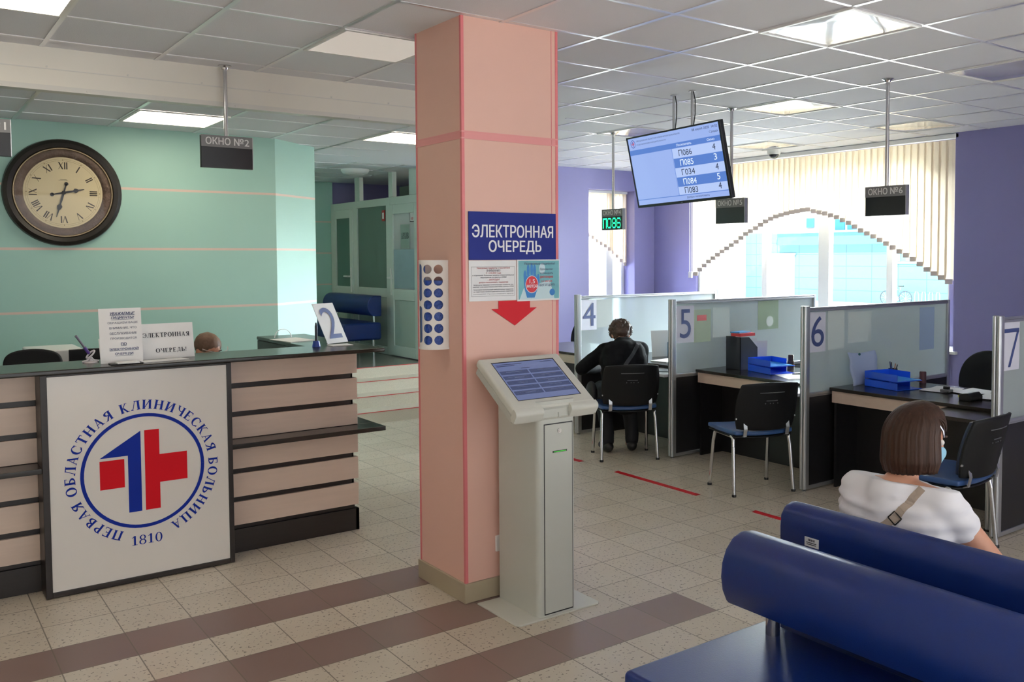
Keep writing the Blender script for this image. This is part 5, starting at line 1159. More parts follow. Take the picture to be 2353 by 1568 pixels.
# ================================================================ VISITOR CHAIRS
M_leath = mat('blue_leatherette_seat', (44, 78, 128), rough=.3, spec=.5)
M_shell = mat('black_chair_shell', (15, 16, 18), rough=.5, spec=.3)
def visitor_chair():
    t_ = thing('visitor_chair', 'chair', 'chair', (0, 0, 0), 'visitor chairs with blue seats and chrome legs')
    def squ(a, b_, n=14, k=.17):
        return [[(a*u*math.sqrt(1-k*v*v), b_*v*math.sqrt(1-k*u*u)) for v in [-1+2*j/n for j in range(n+1)]] for u in [-1+2*i/n for i in range(n+1)]]
    def gridmesh(G, fn):
        n = len(G); b = MB(); b.add([fn(x, y) for r_ in G for x, y in r_], [(i*n+j, (i+1)*n+j, (i+1)*n+j+1, i*n+j+1) for i in range(n-1) for j in range(n-1)]); return b
    G = squ(.262, .235)
    s = gridmesh(G, lambda x, y: (x, y+.02, .478-.012*math.cos(x*6)-.05*max(0, y-.13)**1.0*1.2+.006))
    o = s.build('seat', M_leath, t_, smooth=True); md = o.modifiers.new('th', 'SOLIDIFY'); md.thickness = .032; md.offset = -1; md = o.modifiers.new('bv', 'BEVEL'); md.width = .010; md.segments = 3
    s = gridmesh(squ(.255, .228), lambda x, y: (x, y+.02, .438-.012*math.cos(x*6)-.05*max(0, y-.13)*1.2+.006))
    o = s.build('seat_pan', M_shell, t_, smooth=True); o.modifiers.new('th', 'SOLIDIFY').thickness = .010
    bk = lambda x, z: (x, -.235-.16*(z+.165)/.33*.5+1.0*x*x-.01, .665+z)
    o = gridmesh(squ(.252, .182), bk).build('backrest_shell', M_shell, t_, smooth=True); md = o.modifiers.new('th', 'SOLIDIFY'); md.thickness = .018; md.offset = 0; md = o.modifiers.new('bv', 'BEVEL'); md.width = .006; md.segments = 2
    o = gridmesh(squ(.238, .168), lambda x, z: (bk(x, z)[0], bk(x, z)[1]+.026, bk(x, z)[2])).build('backrest_cushion', mat('navy_leatherette', (26, 40, 68), rough=.35), t_, smooth=True); md = o.modifiers.new('th', 'SOLIDIFY'); md.thickness = .022; md.offset = 0
    g = MB()
    for (xa, xb, z, r_) in ((-.10, .10, .105, .0035), (-.045, .045, .045, .0035)):
        g.tube([(x, bk(x, z)[1]-.009, .665+z) for x in [xa+(xb-xa)*k/8 for k in range(9)]], r_, 6)
    for x in (-.05, -.012, .012, .05): g.sphere((x, bk(x, .025)[1]-.009, .69), .0045, 8, 6)
    g.build('shell_ribs', mat('shell_grey', (84, 86, 90), rough=.35), t_, smooth=True)
    for sx in (-1, 1):
        x0, x1 = sx*.232, sx*.248
        P = [(x1, -.20, .004), (x0+sx*.004, -.165, .36)]+[(x0, -.158+.035*(1-math.cos(k*PI/2/5)), .40+.035*math.sin(k*PI/2/5)) for k in range(6)]
        P += [(x0, .10+.035*math.sin(k*PI/2/5), .40+.035*math.cos(k*PI/2/5)) for k in range(6)]+[(x0+sx*.004, .145, .36), (x1, .185, .004)]
        # oval tubes: rear leg, side rail and front leg, split where the bends start
        MB().tube(P[:2], .0135, 12).build('leg', M_chrome, t_, smooth=True); MB().tube(P[-2:], .0135, 12).build('leg', M_chrome, t_, smooth=True)
        MB().tube(P[1:-1], .0135, 12).build('side_rail', M_chrome, t_, smooth=True)
        for (px, py) in ((x1, -.20), (x1, .185)): MB().lathe([(.0165, 0), (.0165, .014), (.0145, .018)], (px, py, 0), 12).build('foot_cap', M_black, t_, smooth=True)
        br = MB(); Q = [(sx*.175, .0, .428), (sx*.175, -.17, .428), (sx*.175, -.222, .445), (sx*.175, -.235, .50), (sx*.175, -.226, .545)]
        for (a, b2) in zip(Q[:-1], Q[1:]):
            a, b2 = Vector(a), Vector(b2); d = (b2-a).normalized(); nrm = Vector((1, 0, 0)).cross(d); br.obox((a+b2)/2, Vector((.014, 0, 0)), nrm*.003, d*((b2-a).length/2+.003))
        br.build('back_bracket', M_alu, t_)
        MB().lathe([(.007, -.004), (.007, .004)], (sx*.243, -.215, .575), 10, 'x').build('armrest_plug', M_alu, t_)
    MB().tube([(-.232, -.13, .428), (.232, -.13, .428)], .010, 10).tube([(-.232, .11, .428), (.232, .11, .428)], .010, 10).build('cross_tubes', M_chrome, t_, smooth=True)
    return t_
vc = visitor_chair()
vc.location = (3.755, .02, 0); vc.rotation_euler = (0, 0, math.radians(-18.6)); vc['label'] = 'empty black backed visitor chair with blue seat before the figure five bay'
dup(vc, (3.725, 1.45, 0), math.radians(-27.3), 'black backed visitor chair the man in the dark jacket sits on')
dup(vc, (3.58, -1.66, 0), math.radians(4), 'black backed visitor chair half hidden behind the woman in white')

# ================================================================ BLUE SOFAS
M_sofa = mat('blue_sofa_leatherette', (11, 38, 102), rough=.38, spec=.5, bump=(220, .06))
so1 = thing('sofa_bench', 'blue sofa bench in front with a round bolster on chrome posts, seat toward the camera', 'sofa', (.72, -3.4, 0), 'blue leatherette sofas')
MB().box(.372, 1.045, -4.45, -2.452, .315, .452).build('seat_cushion', M_sofa, so1, bevel=.022, seg=4)
PR = [(.848, .558), (.828, .60), (.820, .65), (.826, .70), (.846, .745), (.880, .778), (.925, .794), (.970, .789), (1.010, .768), (1.040, .735), (1.058, .69), (1.064, .63), (1.062, .558)]
b = MB(); n = len(PR); Ys = [-2.443, -2.447, -2.46, -4.44, -4.455]; SCL = [.80, .965, 1.0, 1.0, .9]
vs = []
for y, s_ in zip(Ys, SCL):
    for x, z in PR: vs.append((.945+(x-.945)*s_, y, .668+(z-.668)*s_))
fs = [(i*n+k, i*n+(k+1) % n, (i+1)*n+(k+1) % n, (i+1)*n+k) for i in range(len(Ys)-1) for k in range(n)]+[tuple(range(n)), tuple((len(Ys)-1)*n+k for k in range(n))]
b.add(vs, fs); b.build('bolster_backrest', M_sofa, so1, smooth=True)
for y in (-2.56, -3.45, -4.34): MB().tube([(.962, y, .44), (.962, y, .575)], .0245, 20).build('back_post', M_chrome, so1, smooth=True)
for (x, y) in ((.45, -2.55), (.97, -2.55), (.45, -4.35), (.97, -4.35)):
    MB().tube([(x, y, .012), (x, y, .32)], .022, 16).build('leg', M_chrome, so1, smooth=True); MB().lathe([(.03, 0), (.03, .012)], (x, y, 0), 14).build('foot', M_black, so1)
so2 = thing('sofa_bench', 'blue sofa with a tall flat back where the woman in white sits', 'sofa', (1.5, -3.4, 0), 'blue leatherette sofas')
bp = [(1.172, .24), (1.168, .77), (1.172, .813), (1.190, .838), (1.222, .848), (1.256, .838), (1.275, .81), (1.29, .46), (1.29, .24)]
b = MB(); n = len(bp); vs = []
Ys = [-2.418, -2.428, -2.45, -4.6]; SZ = [.975, .993, 1, 1]
for y, s_ in zip(Ys, SZ): vs += [(1.23+(x-1.23)*s_, y, .24+(z-.24)*s_) for x, z in bp]
b.add(vs, [(i*n+k, i*n+(k+1) % n, (i+1)*n+(k+1) % n, (i+1)*n+k) for i in range(3) for k in range(n)]+[tuple(range(n)), tuple(3*n+k for k in range(n))]); b.build('backrest', M_sofa, so2, smooth=True)
MB().box(1.29, 1.84, -4.6, -2.43, .29, .45).build('seat_cushion', M_sofa, so2, bevel=.022, seg=4)
for (x, y) in ((1.25, -2.53), (1.76, -2.53), (1.25, -4.5), (1.76, -4.5)): MB().tube([(x, y, 0), (x, y, .30)], .022, 14).build('leg', M_chrome, so2, smooth=True)
tg = MB().box(1.165, 1.1672, -2.592, -2.532, .715, .748).build('inventory_tag', M_paper, so2)
flat_part(tg, [_rect(-.014, .004, -.011, .012), _rect(-.009, .004, -.004, .012), _rect(-.002, .004, .002, .012), _rect(.004, .004, .007, .012), _rect(.009, .004, .014, .012), _rect(-.022, -.003, .022, 0), _rect(-.02, -.009, .02, -.006)], M_ink, (1.165, -2.562, .7315), YM, Z3, 'printed_lines')

# corridor bench
LB = .497
so3 = thing('sofa_bench', 'small blue bench with a round backrest standing in the corridor by the glazed doors', 'sofa', (3.35, 6.8, LB), 'blue leatherette sofas')
MB().box(3.08, 3.58, 6.0, 7.45, LB+.22, LB+.44).build('seat_cushion', M_sofa, so3, bevel=.03, seg=3)
b = MB(); n2 = 14; P3 = [(3.58, LB+.52)]+[(3.50-.115*math.sin(PI*k/n2)-.0, LB+.65-.13*math.cos(PI*k/n2)) for k in range(n2+1)]+[(3.58, LB+.78)]
b.prism(P3, lambda x, z, y: (x, y, z), 6.0, 7.45); b.build('bolster_backrest', M_sofa, so3, bevel=.012)
for y in (6.12, 7.3):
    MB().tube([(3.53, y, LB+.42), (3.53, y, LB+.54)], .018, 12).build('back_post', M_chrome, so3, smooth=True)
    for x in (3.15, 3.52): MB().tube([(x, y, LB), (x, y, LB+.23)], .018, 12).build('leg', M_chrome, so3, smooth=True)

# red distance tape
M_tape = mat('red_floor_tape', (200, 30, 44), rough=.35)
def tape(y0, y1, label): b = MB(); b.add([(3.262, y0, 0), (3.314, y0+.005, 0), (3.314, y1+.01, 0), (3.262, y1, 0), (3.262, y0, .0012), (3.314, y0+.005, .0012), (3.314, y1+.01, .0012), (3.262, y1, .0012)], [(0,3,2,1),(4,5,6,7),(0,1,5,4),(1,2,6,5),(2,3,7,6),(3,0,4,7)]); tag(b.build('floor_tape', M_tape), label, 'tape', 'red distance tapes on the floor')
tape(.105, 1.04, 'red tape strip on the floor before the figure five partition')
tape(-1.35, -.43, 'red tape strip on the floor running behind the blue sofas')
tape(1.5, 2.1, 'red tape strip on the floor hidden mostly behind the kiosk')

# ================================================================ PEOPLE
M_skin = mat('skin', (206, 152, 126), rough=.5, var=(12, .05)); M_skin.node_tree.nodes['Principled BSDF'].inputs['Subsurface Weight'].default_value = .08
M_jkt = mat('black_jacket', (10, 11, 15), rough=.85, spec=.2); M_trs = mat('black_trousers', (18, 19, 24), rough=.8)
M_hair1 = mat('dark_brown_curls', (66, 46, 35), rough=.55, var=(60, .5)); 
def V3(*a): return Vector(a)

def hand(parts, wrist, dirv, palmn, side, curl=.5, L=.18):
    """limbs for palm, four fingers and a thumb growing from the wrist; palmn = palm normal, side = thumb side"""
    d = Vector(dirv).normalized(); n_ = Vector(palmn).normalized(); s_ = n_.cross(d).normalized()*side; w = Vector(wrist)
    for k, off in enumerate((-.030, -.010, .010, .030)):
        base = w+d*.085+s_*off; parts.append([(w+s_*off*.5, .020), (w+d*.045+s_*off*.8, .018), (base, .013)])
        ln = (.060, .072, .076, .068)[k]; p = base; a = curl*.5
        ch = [(p, .0105)]
        for q, fr_ in enumerate((.45, .32, .23)):
            a += curl*.55; dd = (d*math.cos(a)+n_*math.sin(a)); p = p+dd*ln*fr_; ch.append((p, .0098-.001*q))
        parts.append(ch)
    t0 = w+d*.025+s_*.026; t1 = t0+(s_*.7+d*.6+n_*.2).normalized()*.038; t2 = t1+(s_*.25+d*.9+n_*.35).normalized()*.032
    parts.append([(w+d*.01+s_*.012, .017), (t0, .0145), (t1, .0118), (t2, .0098)])

def face(parent, c, f, u, r_, m_skin, glasses=False):
    """small facial parts on a head centred at c looking along f (u = up, r_ = right)"""
    M_eye = mat('eye_white', (226, 222, 216), rough=.3); M_iris = mat('iris_dark', (40, 30, 26), rough=.2)
    for s_ in (-1, 1):
        e = c+f*.070+u*.006+r_*.030*s_
        eb = MB().sphere(tuple(e), .0115, 12, 8).build('eye', M_eye, parent, smooth=True)
        MB().sphere(tuple(e+f*.0085), .005, 8, 6).build('iris', M_iris, eb, smooth=True)
        MB().tube([c+f*.077+u*.030+r_*.018*s_, c+f*.078+u*.034+r_*.032*s_, c+f*.066+u*.030+r_*.046*s_], .0035, 6).build('eyebrow', M_hair1, parent, smooth=True)
    MB().tube([c+f*.092-u*.048-r_*.022, c+f*.098-u*.047, c+f*.092-u*.048+r_*.022], [.003, .0055, .003], 8).build('lips', mat('lips', (176, 100, 92), rough=.45), parent, smooth=True)

def head_limbs(c, f, u, r_, s=1.0):
    """skull, jaw, nose and ears as soft balls"""
    Mx = Matrix((r_, f, u)).transposed()
    balls = [(c+u*.018*s-f*.012*s, (.072*s, .092*s, .088*s), Mx), (c+f*.022*s-u*.045*s, (.056*s, .066*s, .066*s), Mx), (c+f*.045*s-u*.085*s, (.034*s, .036*s, .028*s), Mx)]
    for q in (-1, 1): balls.append((c+r_*.076*s*q-u*.012*s-f*.008*s, (.010*s, .020*s, .030*s), Mx))
    limbs = [[(c+f*.082*s+u*.012*s, .009*s), (c+f*.100*s-u*.022*s, .0125*s), (c+f*.086*s-u*.028*s, .011*s)]]
    return limbs, balls

# --- the man: sits with his back to us, bent over the desk
man = thing('person', 'man in a black jacket bent forward on a visitor chair, seen from behind', 'person', (3.72, 1.45, .0))
f = V3(.459, .888, 0); r = V3(.888, -.459, 0); u = Z3
pel = V3(3.705, 1.405, .575); ch_ = V3(3.755, 1.50, .84); nk = V3(3.785, 1.54, 1.005)
hf = (f*.72-u*.70).normalized(); hu = (f*.70+u*.72).normalized(); hc = V3(3.85, 1.65, 1.05)
LS, RS = nk-r*.175-u*.085, nk+r*.165-u*.075
LE, RE = V3(3.475, 1.74, .765), V3(3.99, 1.53, .76)
LW, RW = V3(3.88, 1.92, .72), V3(4.13, 1.72, .775)
LK, RK = V3(3.77, 1.83, .545), V3(3.99, 1.73, .545)
LA, RA = V3(3.705, 1.66, .09), V3(3.915, 1.57, .09)
hl, hb = head_limbs(hc, hf, hu, r)
limbs = [[(pel, .115), (ch_, .125), (nk-u*.05, .08)], [(nk-u*.03, .055), (hc-hu*.06, .052)], [(LS, .05), (LE, .038), (LW, .027)], [(RS, .05), (RE, .038), (RW, .027)], [(nk-u*.06, .07), (LS, .055)], [(nk-u*.06, .07), (RS, .055)],
         [(pel-r*.09, .085), (LK, .058), (LA, .04)], [(pel+r*.09, .085), (RK, .058), (RA, .04)], [(LA, .035), (LA+f*.15-u*.05, .026)], [(RA, .035), (RA+f*.15-u*.05, .026)]]+hl
hand(limbs, LW, V3(.62, .70, -.35), V3(.1, .1, -1), 1, .5); hand(limbs, RW, V3(.25, .95, -.15), V3(.05, 0, -1), -1, .6)
soft('body', M_skin, man, limbs, hb, voxel=.009, smooth_it=4)
jk = [[(pel-u*.06, .145), (pel+u*.08, .150), (ch_-u*.06, .152), (ch_+u*.04, .150), (nk-u*.09, .105)], [(nk-u*.07, .085), (LS, .072)], [(nk-u*.07, .085), (RS, .072)], [(LS-u*.01, .072), ((LS+LE)/2, .066), (LE, .060), (LE+(LW-LE)*.5, .052), (LE+(LW-LE)*.92, .042)], [(RS-u*.01, .072), ((RS+RE)/2, .066), (RE, .060), (RE+(RW-RE)*.5, .052), (RE+(RW-RE)*.92, .042)],
      [(pel-r*.05-u*.04, .14), (pel+r*.05-u*.04, .14)], [(ch_-r*.075, .140), (ch_+r*.075, .140)], [(ch_-r*.085+u*.06, .115), (ch_+r*.085+u*.06, .115)], [(ch_-r*.06-u*.12, .145), (ch_+r*.06-u*.12, .145)], [(nk-u*.02-f*.02-r*.03, .062), (nk-u*.02-f*.02+r*.03, .062)]]
jk_o = soft('jacket', M_jkt, man, jk, voxel=.011, smooth_it=5, noise=.010, nscale=.10)
hd = [[(nk-f*.055-u*.035-r*.075, .045), (nk-f*.085-u*.075, .055), (nk-f*.055-u*.035+r*.075, .045)]]
soft('jacket_hood', M_jkt, man, hd, voxel=.010, smooth_it=5)
tr_ = [[(pel-r*.085-u*.01, .105), (LK, .078), (LA+u*.10, .062), (LA+u*.01, .060)], [(pel+r*.085-u*.01, .105), (RK, .078), (RA+u*.10, .062), (RA+u*.01, .060)], [(pel-r*.06-u*.03, .11), (pel+r*.06-u*.03, .11)]]
soft('trousers', M_trs, man, tr_, voxel=.011, smooth_it=4, noise=.008, nscale=.06)
for A_, dv in ((LA, V3(.35, .93, 0)), (RA, V3(.62, .78, 0))):
    dv.normalize(); soft('shoe', mat('black_shoe', (20, 20, 22), rough=.5), man, [[(A_-dv*.035-u*.035, .046), (A_+dv*.08-u*.045, .042), (A_+dv*.165-u*.052, .034)], [(A_-u*.01, .05), (A_-dv*.02-u*.04, .046)]], voxel=.009, smooth_it=3, cuts=[((0, 0, .002), (0, 0, -1))])
Mx = Matrix((r, hf, hu)).transposed()
soft('hair', M_hair1, man, [], [(hc+hu*.028-hf*.028, (.092, .100, .094), Mx), (hc-hf*.075-hu*.01, (.070, .045, .062), Mx)]+[(hc+hu*.03-hf*.03+(r*math.cos(a)*math.cos(b2)-hf*math.sin(a)*math.cos(b2)+hu*math.sin(b2))*.094, (.016, .016, .016)) for a, b2 in [(random.uniform(-.6, PI+.6), random.uniform(-.45, 1.5)) for _ in range(110)]], voxel=.007, smooth_it=2, noise=.014, nscale=.025)
cu = MB()
for _ in range(150):
    a, b2 = random.uniform(-.7, PI+.7), random.uniform(-.5, 1.4); d_ = (r*math.cos(a)*math.cos(b2)-hf*math.sin(a)*math.cos(b2)+hu*math.sin(b2)).normalized(); p0 = hc+hu*.03-hf*.03+d_*.098
    t1 = d_.cross(u).normalized(); t2 = d_.cross(t1); ph_ = random.uniform(0, 6)
    cu.tube([p0+d_*(.000+.014*k/6)+(t1*math.cos(ph_+k*.9)+t2*math.sin(ph_+k*.9))*.008 for k in range(7)], .0016, 4)
cu.build('loose_curls', M_hair1, man, smooth=True)
face(man, hc, hf, hu, r, M_skin)
for s_ in (-1, 1): MB().tube([hc+r*.078*s_-hf*.01+hu*.0, hc+r*.066*s_+hf*.06-hu*.035], .0022, 5).build('mask_loop', M_paper, man, smooth=True)
soft('face_mask', mat('pale_blue_mask', (158, 196, 214), rough=.7), man, [[(hc+hf*.088-hu*.035, .030), (hc+hf*.072-hu*.075, .034)]], [(hc+hf*.058-hu*.055, (.060, .045, .050), Mx)], voxel=.008, smooth_it=3)
bagp = thing('shoulder_bag', 'black shoulder bag hanging at the seated man\'s left hip', 'bag', (3.50, 1.53, .48))
soft('bag_body', mat('black_bag', (18, 18, 21), rough=.6), bagp, [], [(V3(3.475, 1.60, .56), (.05, .12, .11), Matrix((r, f, u)).transposed())], voxel=.010, smooth_it=6)
A0, A1 = nk+r*.115-u*.01, pel-r*.165+u*.06
path = drape(jk_o, [A0+(A1-A0)*k/30 for k in range(31)], f, .004)
sb = MB(); strap(sb, path, .016); sb.build('strap', mat('black_strap', (40, 42, 48), rough=.5), bagp)

# --- the woman: sits on the flat backed sofa facing the bays
wo = thing('person', 'woman in a white shirt with brown bobbed hair, seated back to us', 'person', (1.52, -2.72, 0))
f = V3(1, -.04, 0).normalized(); r = V3(-.04, -1, 0).normalized(); u = Z3
pel = V3(1.49, -2.71, .565); ch_ = V3(1.475, -2.71, .82); nk = V3(1.475, -2.712, .965)
hc = V3(1.545, -2.745, 1.105); f0, r0 = f, r; f = V3(.80, -.60, 0).normalized(); r = V3(-.60, -.80, 0).normalized(); hf = (f*.90-u*.43).normalized(); hu = (f*.43+u*.90).normalized()
LS, RS = V3(1.475, -2.545, .875), V3(1.475, -2.885, .885)
LE, RE = V3(1.56, -2.455, .68), V3(1.575, -3.00, .70)
LW, RW = V3(1.79, -2.60, .63), V3(1.80, -2.86, .635)
LK, RK = V3(1.93, -2.62, .53), V3(1.93, -2.82, .53); LA, RA = V3(1.93, -2.61, .09), V3(1.93, -2.83, .09)
hl, hb = head_limbs(hc, hf, hu, r, .98)
limbs = [[(pel, .125), (V3(1.485, -2.71, .70), .105), (ch_, .115), (nk-u*.06, .075)], [(nk-u*.04, .052), (hc-hu*.06, .050)], [(nk-u*.07, .065), (LS, .052)], [(nk-u*.07, .065), (RS, .052)], [(LS, .052), (LE, .042), (LW, .026)], [(RS, .055), (RE, .046), (RW, .027)],
         [(pel-r*.095, .09), (LK, .065), (LA, .04)], [(pel+r*.095, .09), (RK, .065), (RA, .04)], [(LA, .034), (LA+f*.14-u*.05, .025)], [(RA, .034), (RA+f*.14-u*.05, .025)]]+hl
hand(limbs, LW, V3(.75, -.45, -.1), V3(.1, -.2, -1), -1, .6); hand(limbs, RW, V3(.75, .45, -.1), V3(.1, .2, -1), 1, .6)
M_skw = mat('warm_skin', (200, 146, 120), rough=.5, var=(12, .05))
soft('body', M_skw, wo, limbs, hb, voxel=.009, smooth_it=4)
M_shirt = mat('white_cotton', (232, 230, 234), rough=.75)
ts = [[(pel-u*.04, .150), (V3(1.49, -2.71, .70), .138), (ch_-u*.02, .140), (ch_+u*.05, .125)], [(V3(1.47, -2.60, .80), .118), (V3(1.47, -2.82, .80), .118)], [(V3(1.475, -2.62, .865), .088), (V3(1.475, -2.80, .865), .088)], [(V3(1.475, -2.645, .925), .062), (LS-u*.005, .074)], [(V3(1.475, -2.78, .925), .062), (RS-u*.005, .072)],
      [(LS, .076), (LS+(LE-LS)*.45, .068)], [(RS, .072), (RS+(RE-RS)*.36, .066)], [(pel-r*.07, .135), (pel+r*.07, .135)], [(V3(1.49, -2.60, .64), .105), (V3(1.49, -2.82, .64), .105)]]
sh_ = soft('shirt', M_shirt, wo, ts, voxel=.010, smooth_it=5, cuts=[((1.42, -2.712, .945), (.12, 0, 1))])
# stretched folds across the back
me = sh_.data
for v in me.vertices:
    p = v.co; k = math.exp(-((p.z-.82)/.10)**2)
    w_ = math.sin((p.z*118)+5.0*(p.y+2.7)+1.3*math.sin(p.y*11))*.0042*k*(1 if p.x < 1.5 else .3)+math.sin(p.z*150-(p.y+2.6)*16)*.0018*math.exp(-((p.z-.88)/.06)**2)
    v.co = p+v.normal*w_
soft('trousers', mat('pale_trousers', (206, 204, 206), rough=.75), wo, [[(pel-r*.09-u*.01, .115), (LK, .083), (LA+u*.1, .055), (LA+u*.02, .052)], [(pel+r*.09-u*.01, .115), (RK, .083), (RA+u*.1, .055), (RA+u*.02, .052)], [(pel-r*.06-u*.02, .12), (pel+r*.06-u*.02, .12)]], voxel=.011, smooth_it=4)
for A_ in (LA, RA): soft('shoe', M_paper, wo, [[(A_-f*.03-u*.04, .042), (A_+f*.08-u*.05, .038), (A_+f*.15-u*.055, .032)]], voxel=.009, smooth_it=3, cuts=[((0, 0, .002), (0, 0, -1))])
# bob hair: shell around the skull, fuller at the nape, open in front
M_bob = bpy.data.materials.new('brown_bob_hair'); M_bob.use_nodes = True; t = NT(M_bob); pb = M_bob.node_tree.nodes['Principled BSDF']
tc = t.n('ShaderNodeTexCoord'); mp = t.n('ShaderNodeMapping'); mp.inputs['Scale'].default_value = (90, 90, 7); t.l(tc.outputs['Object'], mp.inputs['Vector'])
nz = t.n('ShaderNodeTexNoise'); nz.inputs['Scale'].default_value = 1.0; nz.inputs['Detail'].default_value = 3; t.l(mp.outputs[0], nz.inputs['Vector'])
t.l(t.mix(nz.outputs['Fac'], lin((26, 14, 9)), lin((70, 42, 27))), pb.inputs['Base Color']); pb.inputs['Roughness'].default_value = .5; pb.inputs['Specular IOR Level'].default_value = .3
bmp = t.n('ShaderNodeBump'); bmp.inputs['Strength'].default_value = .5; bmp.inputs['Distance'].default_value = .004; t.l(nz.outputs['Fac'], bmp.inputs['Height']); t.l(bmp.outputs[0], pb.inputs['Normal'])
Mx = Matrix((r, hf, hu)).transposed()
hh = MB(); NA, NT_ = 176, 24
rs_ = random.Random(3); colj = [rs_.gauss(0, .010) for _ in range(NA)]; colj = [(colj[k]+.6*colj[k-1])+.012*math.sin(k*.31) for k in range(NA)]; cole = [rs_.uniform(-.002, .002) for _ in range(NA)]
R3_ = Matrix((r, f, u)).transposed(); HC = hc+V3(-.012, 0, .012)
for i in range(NT_+1):
    tt = i/NT_
    for k in range(NA):
        a = 2*PI*k/NA; front = math.sin(a)           # +1 is the face side
        zl = -.134-.012*max(0, -front)+(.10*max(0, front-.45)/.55)   # lower edge, lifted over the brow
        if tt < .5:
            th = tt*PI; rr = math.sin(th); z = .112*math.cos(th)
        else:
            rr = 1.0+.05*math.sin((tt-.5)*2*PI*.55)-.16*max(0, tt-.86)/.14*.7; z = (zl+cole[k])*(tt-.5)*2
        ww = .112*rr; dd = (.120 if front < 0 else .100)*rr
        jit = 1+colj[k]*min(1, tt*2.2)
        hh.v.append(tuple(HC+R3_ @ Vector((ww*math.cos(a)*jit, dd*math.sin(a)*jit-.006, z))+f*(.02*max(0, z)/.11)))
for i in range(NT_):
    for k in range(NA):
        if math.sin(2*PI*(k+.5)/NA) > .50 and i/NT_ > .40: continue      # open over the face
        hh.f.append((i*NA+k, i*NA+(k+1) % NA, (i+1)*NA+(k+1) % NA, (i+1)*NA+k))
o = hh.build('hair', M_bob, wo, smooth=True); md = o.modifiers.new('th', 'SOLIDIFY'); md.thickness = .016; md.offset = -1
fr_ = MB(); rq = random.Random(9)
for k in range(26):
    q = k/25; j = rq.uniform(-.006, .006); b0 = HC+r*(.020+.062*q)+f*(.050-.018*q)+u*(.094-.034*q)
    fr_.tube([b0-f*.025+u*.004, b0+f*.012-u*.002, b0+f*(.026+j)-u*(.022-j)+r*.006, b0+f*(.030+j)-u*(.050-j)+r*(.010+j)], [.003, .0042, .0036, .0010], 6)
fr_.build('fringe', M_bob, wo, smooth=True)
MB().tube([HC+r*.088+f*.040+u*.040, HC+r*.094+f*.052+u*.018, HC+r*.092+f*.056-u*.004], .0042, 8).build('hair_clip', M_chrome, wo, smooth=True)
face(wo, hc, hf, hu, r, M_skw)
soft('face_mask', mat('light_blue_mask', (150, 202, 226), rough=.7), wo, [[(hc+hf*.094-hu*.030, .026), (hc+hf*.080-hu*.078, .034)]], [(hc+hf*.056-hu*.055, (.064, .050, .052), Mx)], voxel=.007, smooth_it=3)
for s_ in (-1, 1): MB().tube([hc+r*.060*s_+hf*.05-hu*.04, hc+r*.084*s_-hf*.005+hu*.0], .002, 5).build('mask_loop', M_paper, wo, smooth=True)
bg_ = thing('shoulder_bag', 'beige shoulder bag strap with a dark buckle across the woman\'s white shirt', 'bag', (1.56, -2.50, .5))
M_str = mat('beige_strap', (166, 150, 136), rough=.55)
Q0, Q1, Q2 = V3(1.4, -2.838, .955), V3(1.4, -2.774, .832), V3(1.4, -2.62, .66)
path = drape(sh_, [Q0+(Q1-Q0)*k/12 for k in range(13)]+[Q1+(Q2-Q1)*k/14 for k in range(1, 15)], V3(1, 0, -.15).normalized(), .003)
sb = MB(); strap(sb, path, .014, .0018); sb.build('strap', M_str, bg_)
pts = [p for p, n_ in path]; kb = min(range(len(pts)), key=lambda i: (pts[i]-V3(pts[i].x, -2.774, .832)).length)
bk_ = MB(); c0 = pts[kb]-V3(.004, 0, 0); d = (pts[kb+1]-pts[kb-1]).normalized(); w_ = d.cross(V3(-1, 0, .1)).normalized()
for (a, b2, l_, wd) in ((d*.020, 0, 0, .018), (-d*.012, 0, 0, .018)): bk_.tube([c0+a-w_*wd, c0+a+w_*wd], .0025, 6)
for q in (-1, 1): bk_.tube([c0+d*.020+w_*.018*q, c0-d*.012+w_*.018*q], .0025, 6)
bk_.build('buckle', mat('dark_buckle', (52, 48, 46), rough=.3, metal=.8), bg_, smooth=True)
soft('bag_body', mat('beige_bag', (156, 140, 126), rough=.55), bg_, [], [(V3(1.60, -2.40, .53), (.10, .045, .075))], voxel=.012, smooth_it=6)

# --- receptionist: only the top of the head shows over the counter
re = thing('person', 'receptionist behind the counter, only the bowed head with a clear face shield showing', 'person', (.25, 1.62, 0))
f = V3(.35, -1, 0).normalized(); r = V3(-1, -.35, 0).normalized(); hc = V3(.238, 1.565, 1.150); hf = (f*.93-u*.37).normalized(); hu = (f*.37+u*.93).normalized()
nk = hc-hu*.12-f*.05; pel = V3(.20, 1.72, .55)
hl, hb = head_limbs(hc, hf, hu, r)
limbs = [[(pel, .12), (V3(.21, 1.70, .78), .12), (nk-u*.06, .075)], [(nk-u*.04, .052), (hc-hu*.06, .050)], [(nk-u*.09, .07), (nk-u*.11-r*.18, .055), (nk-u*.35-r*.22+f*.05, .042), (V3(.42, 1.40, .76), .028)], [(nk-u*.09, .07), (nk-u*.11+r*.18, .055), (nk-u*.35+r*.22+f*.05, .042), (V3(.08, 1.38, .76), .028)], [(pel-r*.09, .09), (V3(.36, 1.32, .52), .062), (V3(.36, 1.34, .09), .042), (V3(.38, 1.22, .04), .028)], [(pel+r*.09, .09), (V3(.12, 1.30, .52), .062), (V3(.12, 1.34, .09), .042), (V3(.13, 1.22, .04), .028)]]+hl
hand(limbs, V3(.42, 1.40, .76), V3(-.2, -1, 0), V3(0, 0, -1), 1, .5); hand(limbs, V3(.08, 1.38, .76), V3(.2, -1, 0), V3(0, 0, -1), -1, .5)
soft('body', M_skin, re, limbs, hb, voxel=.010, smooth_it=4)
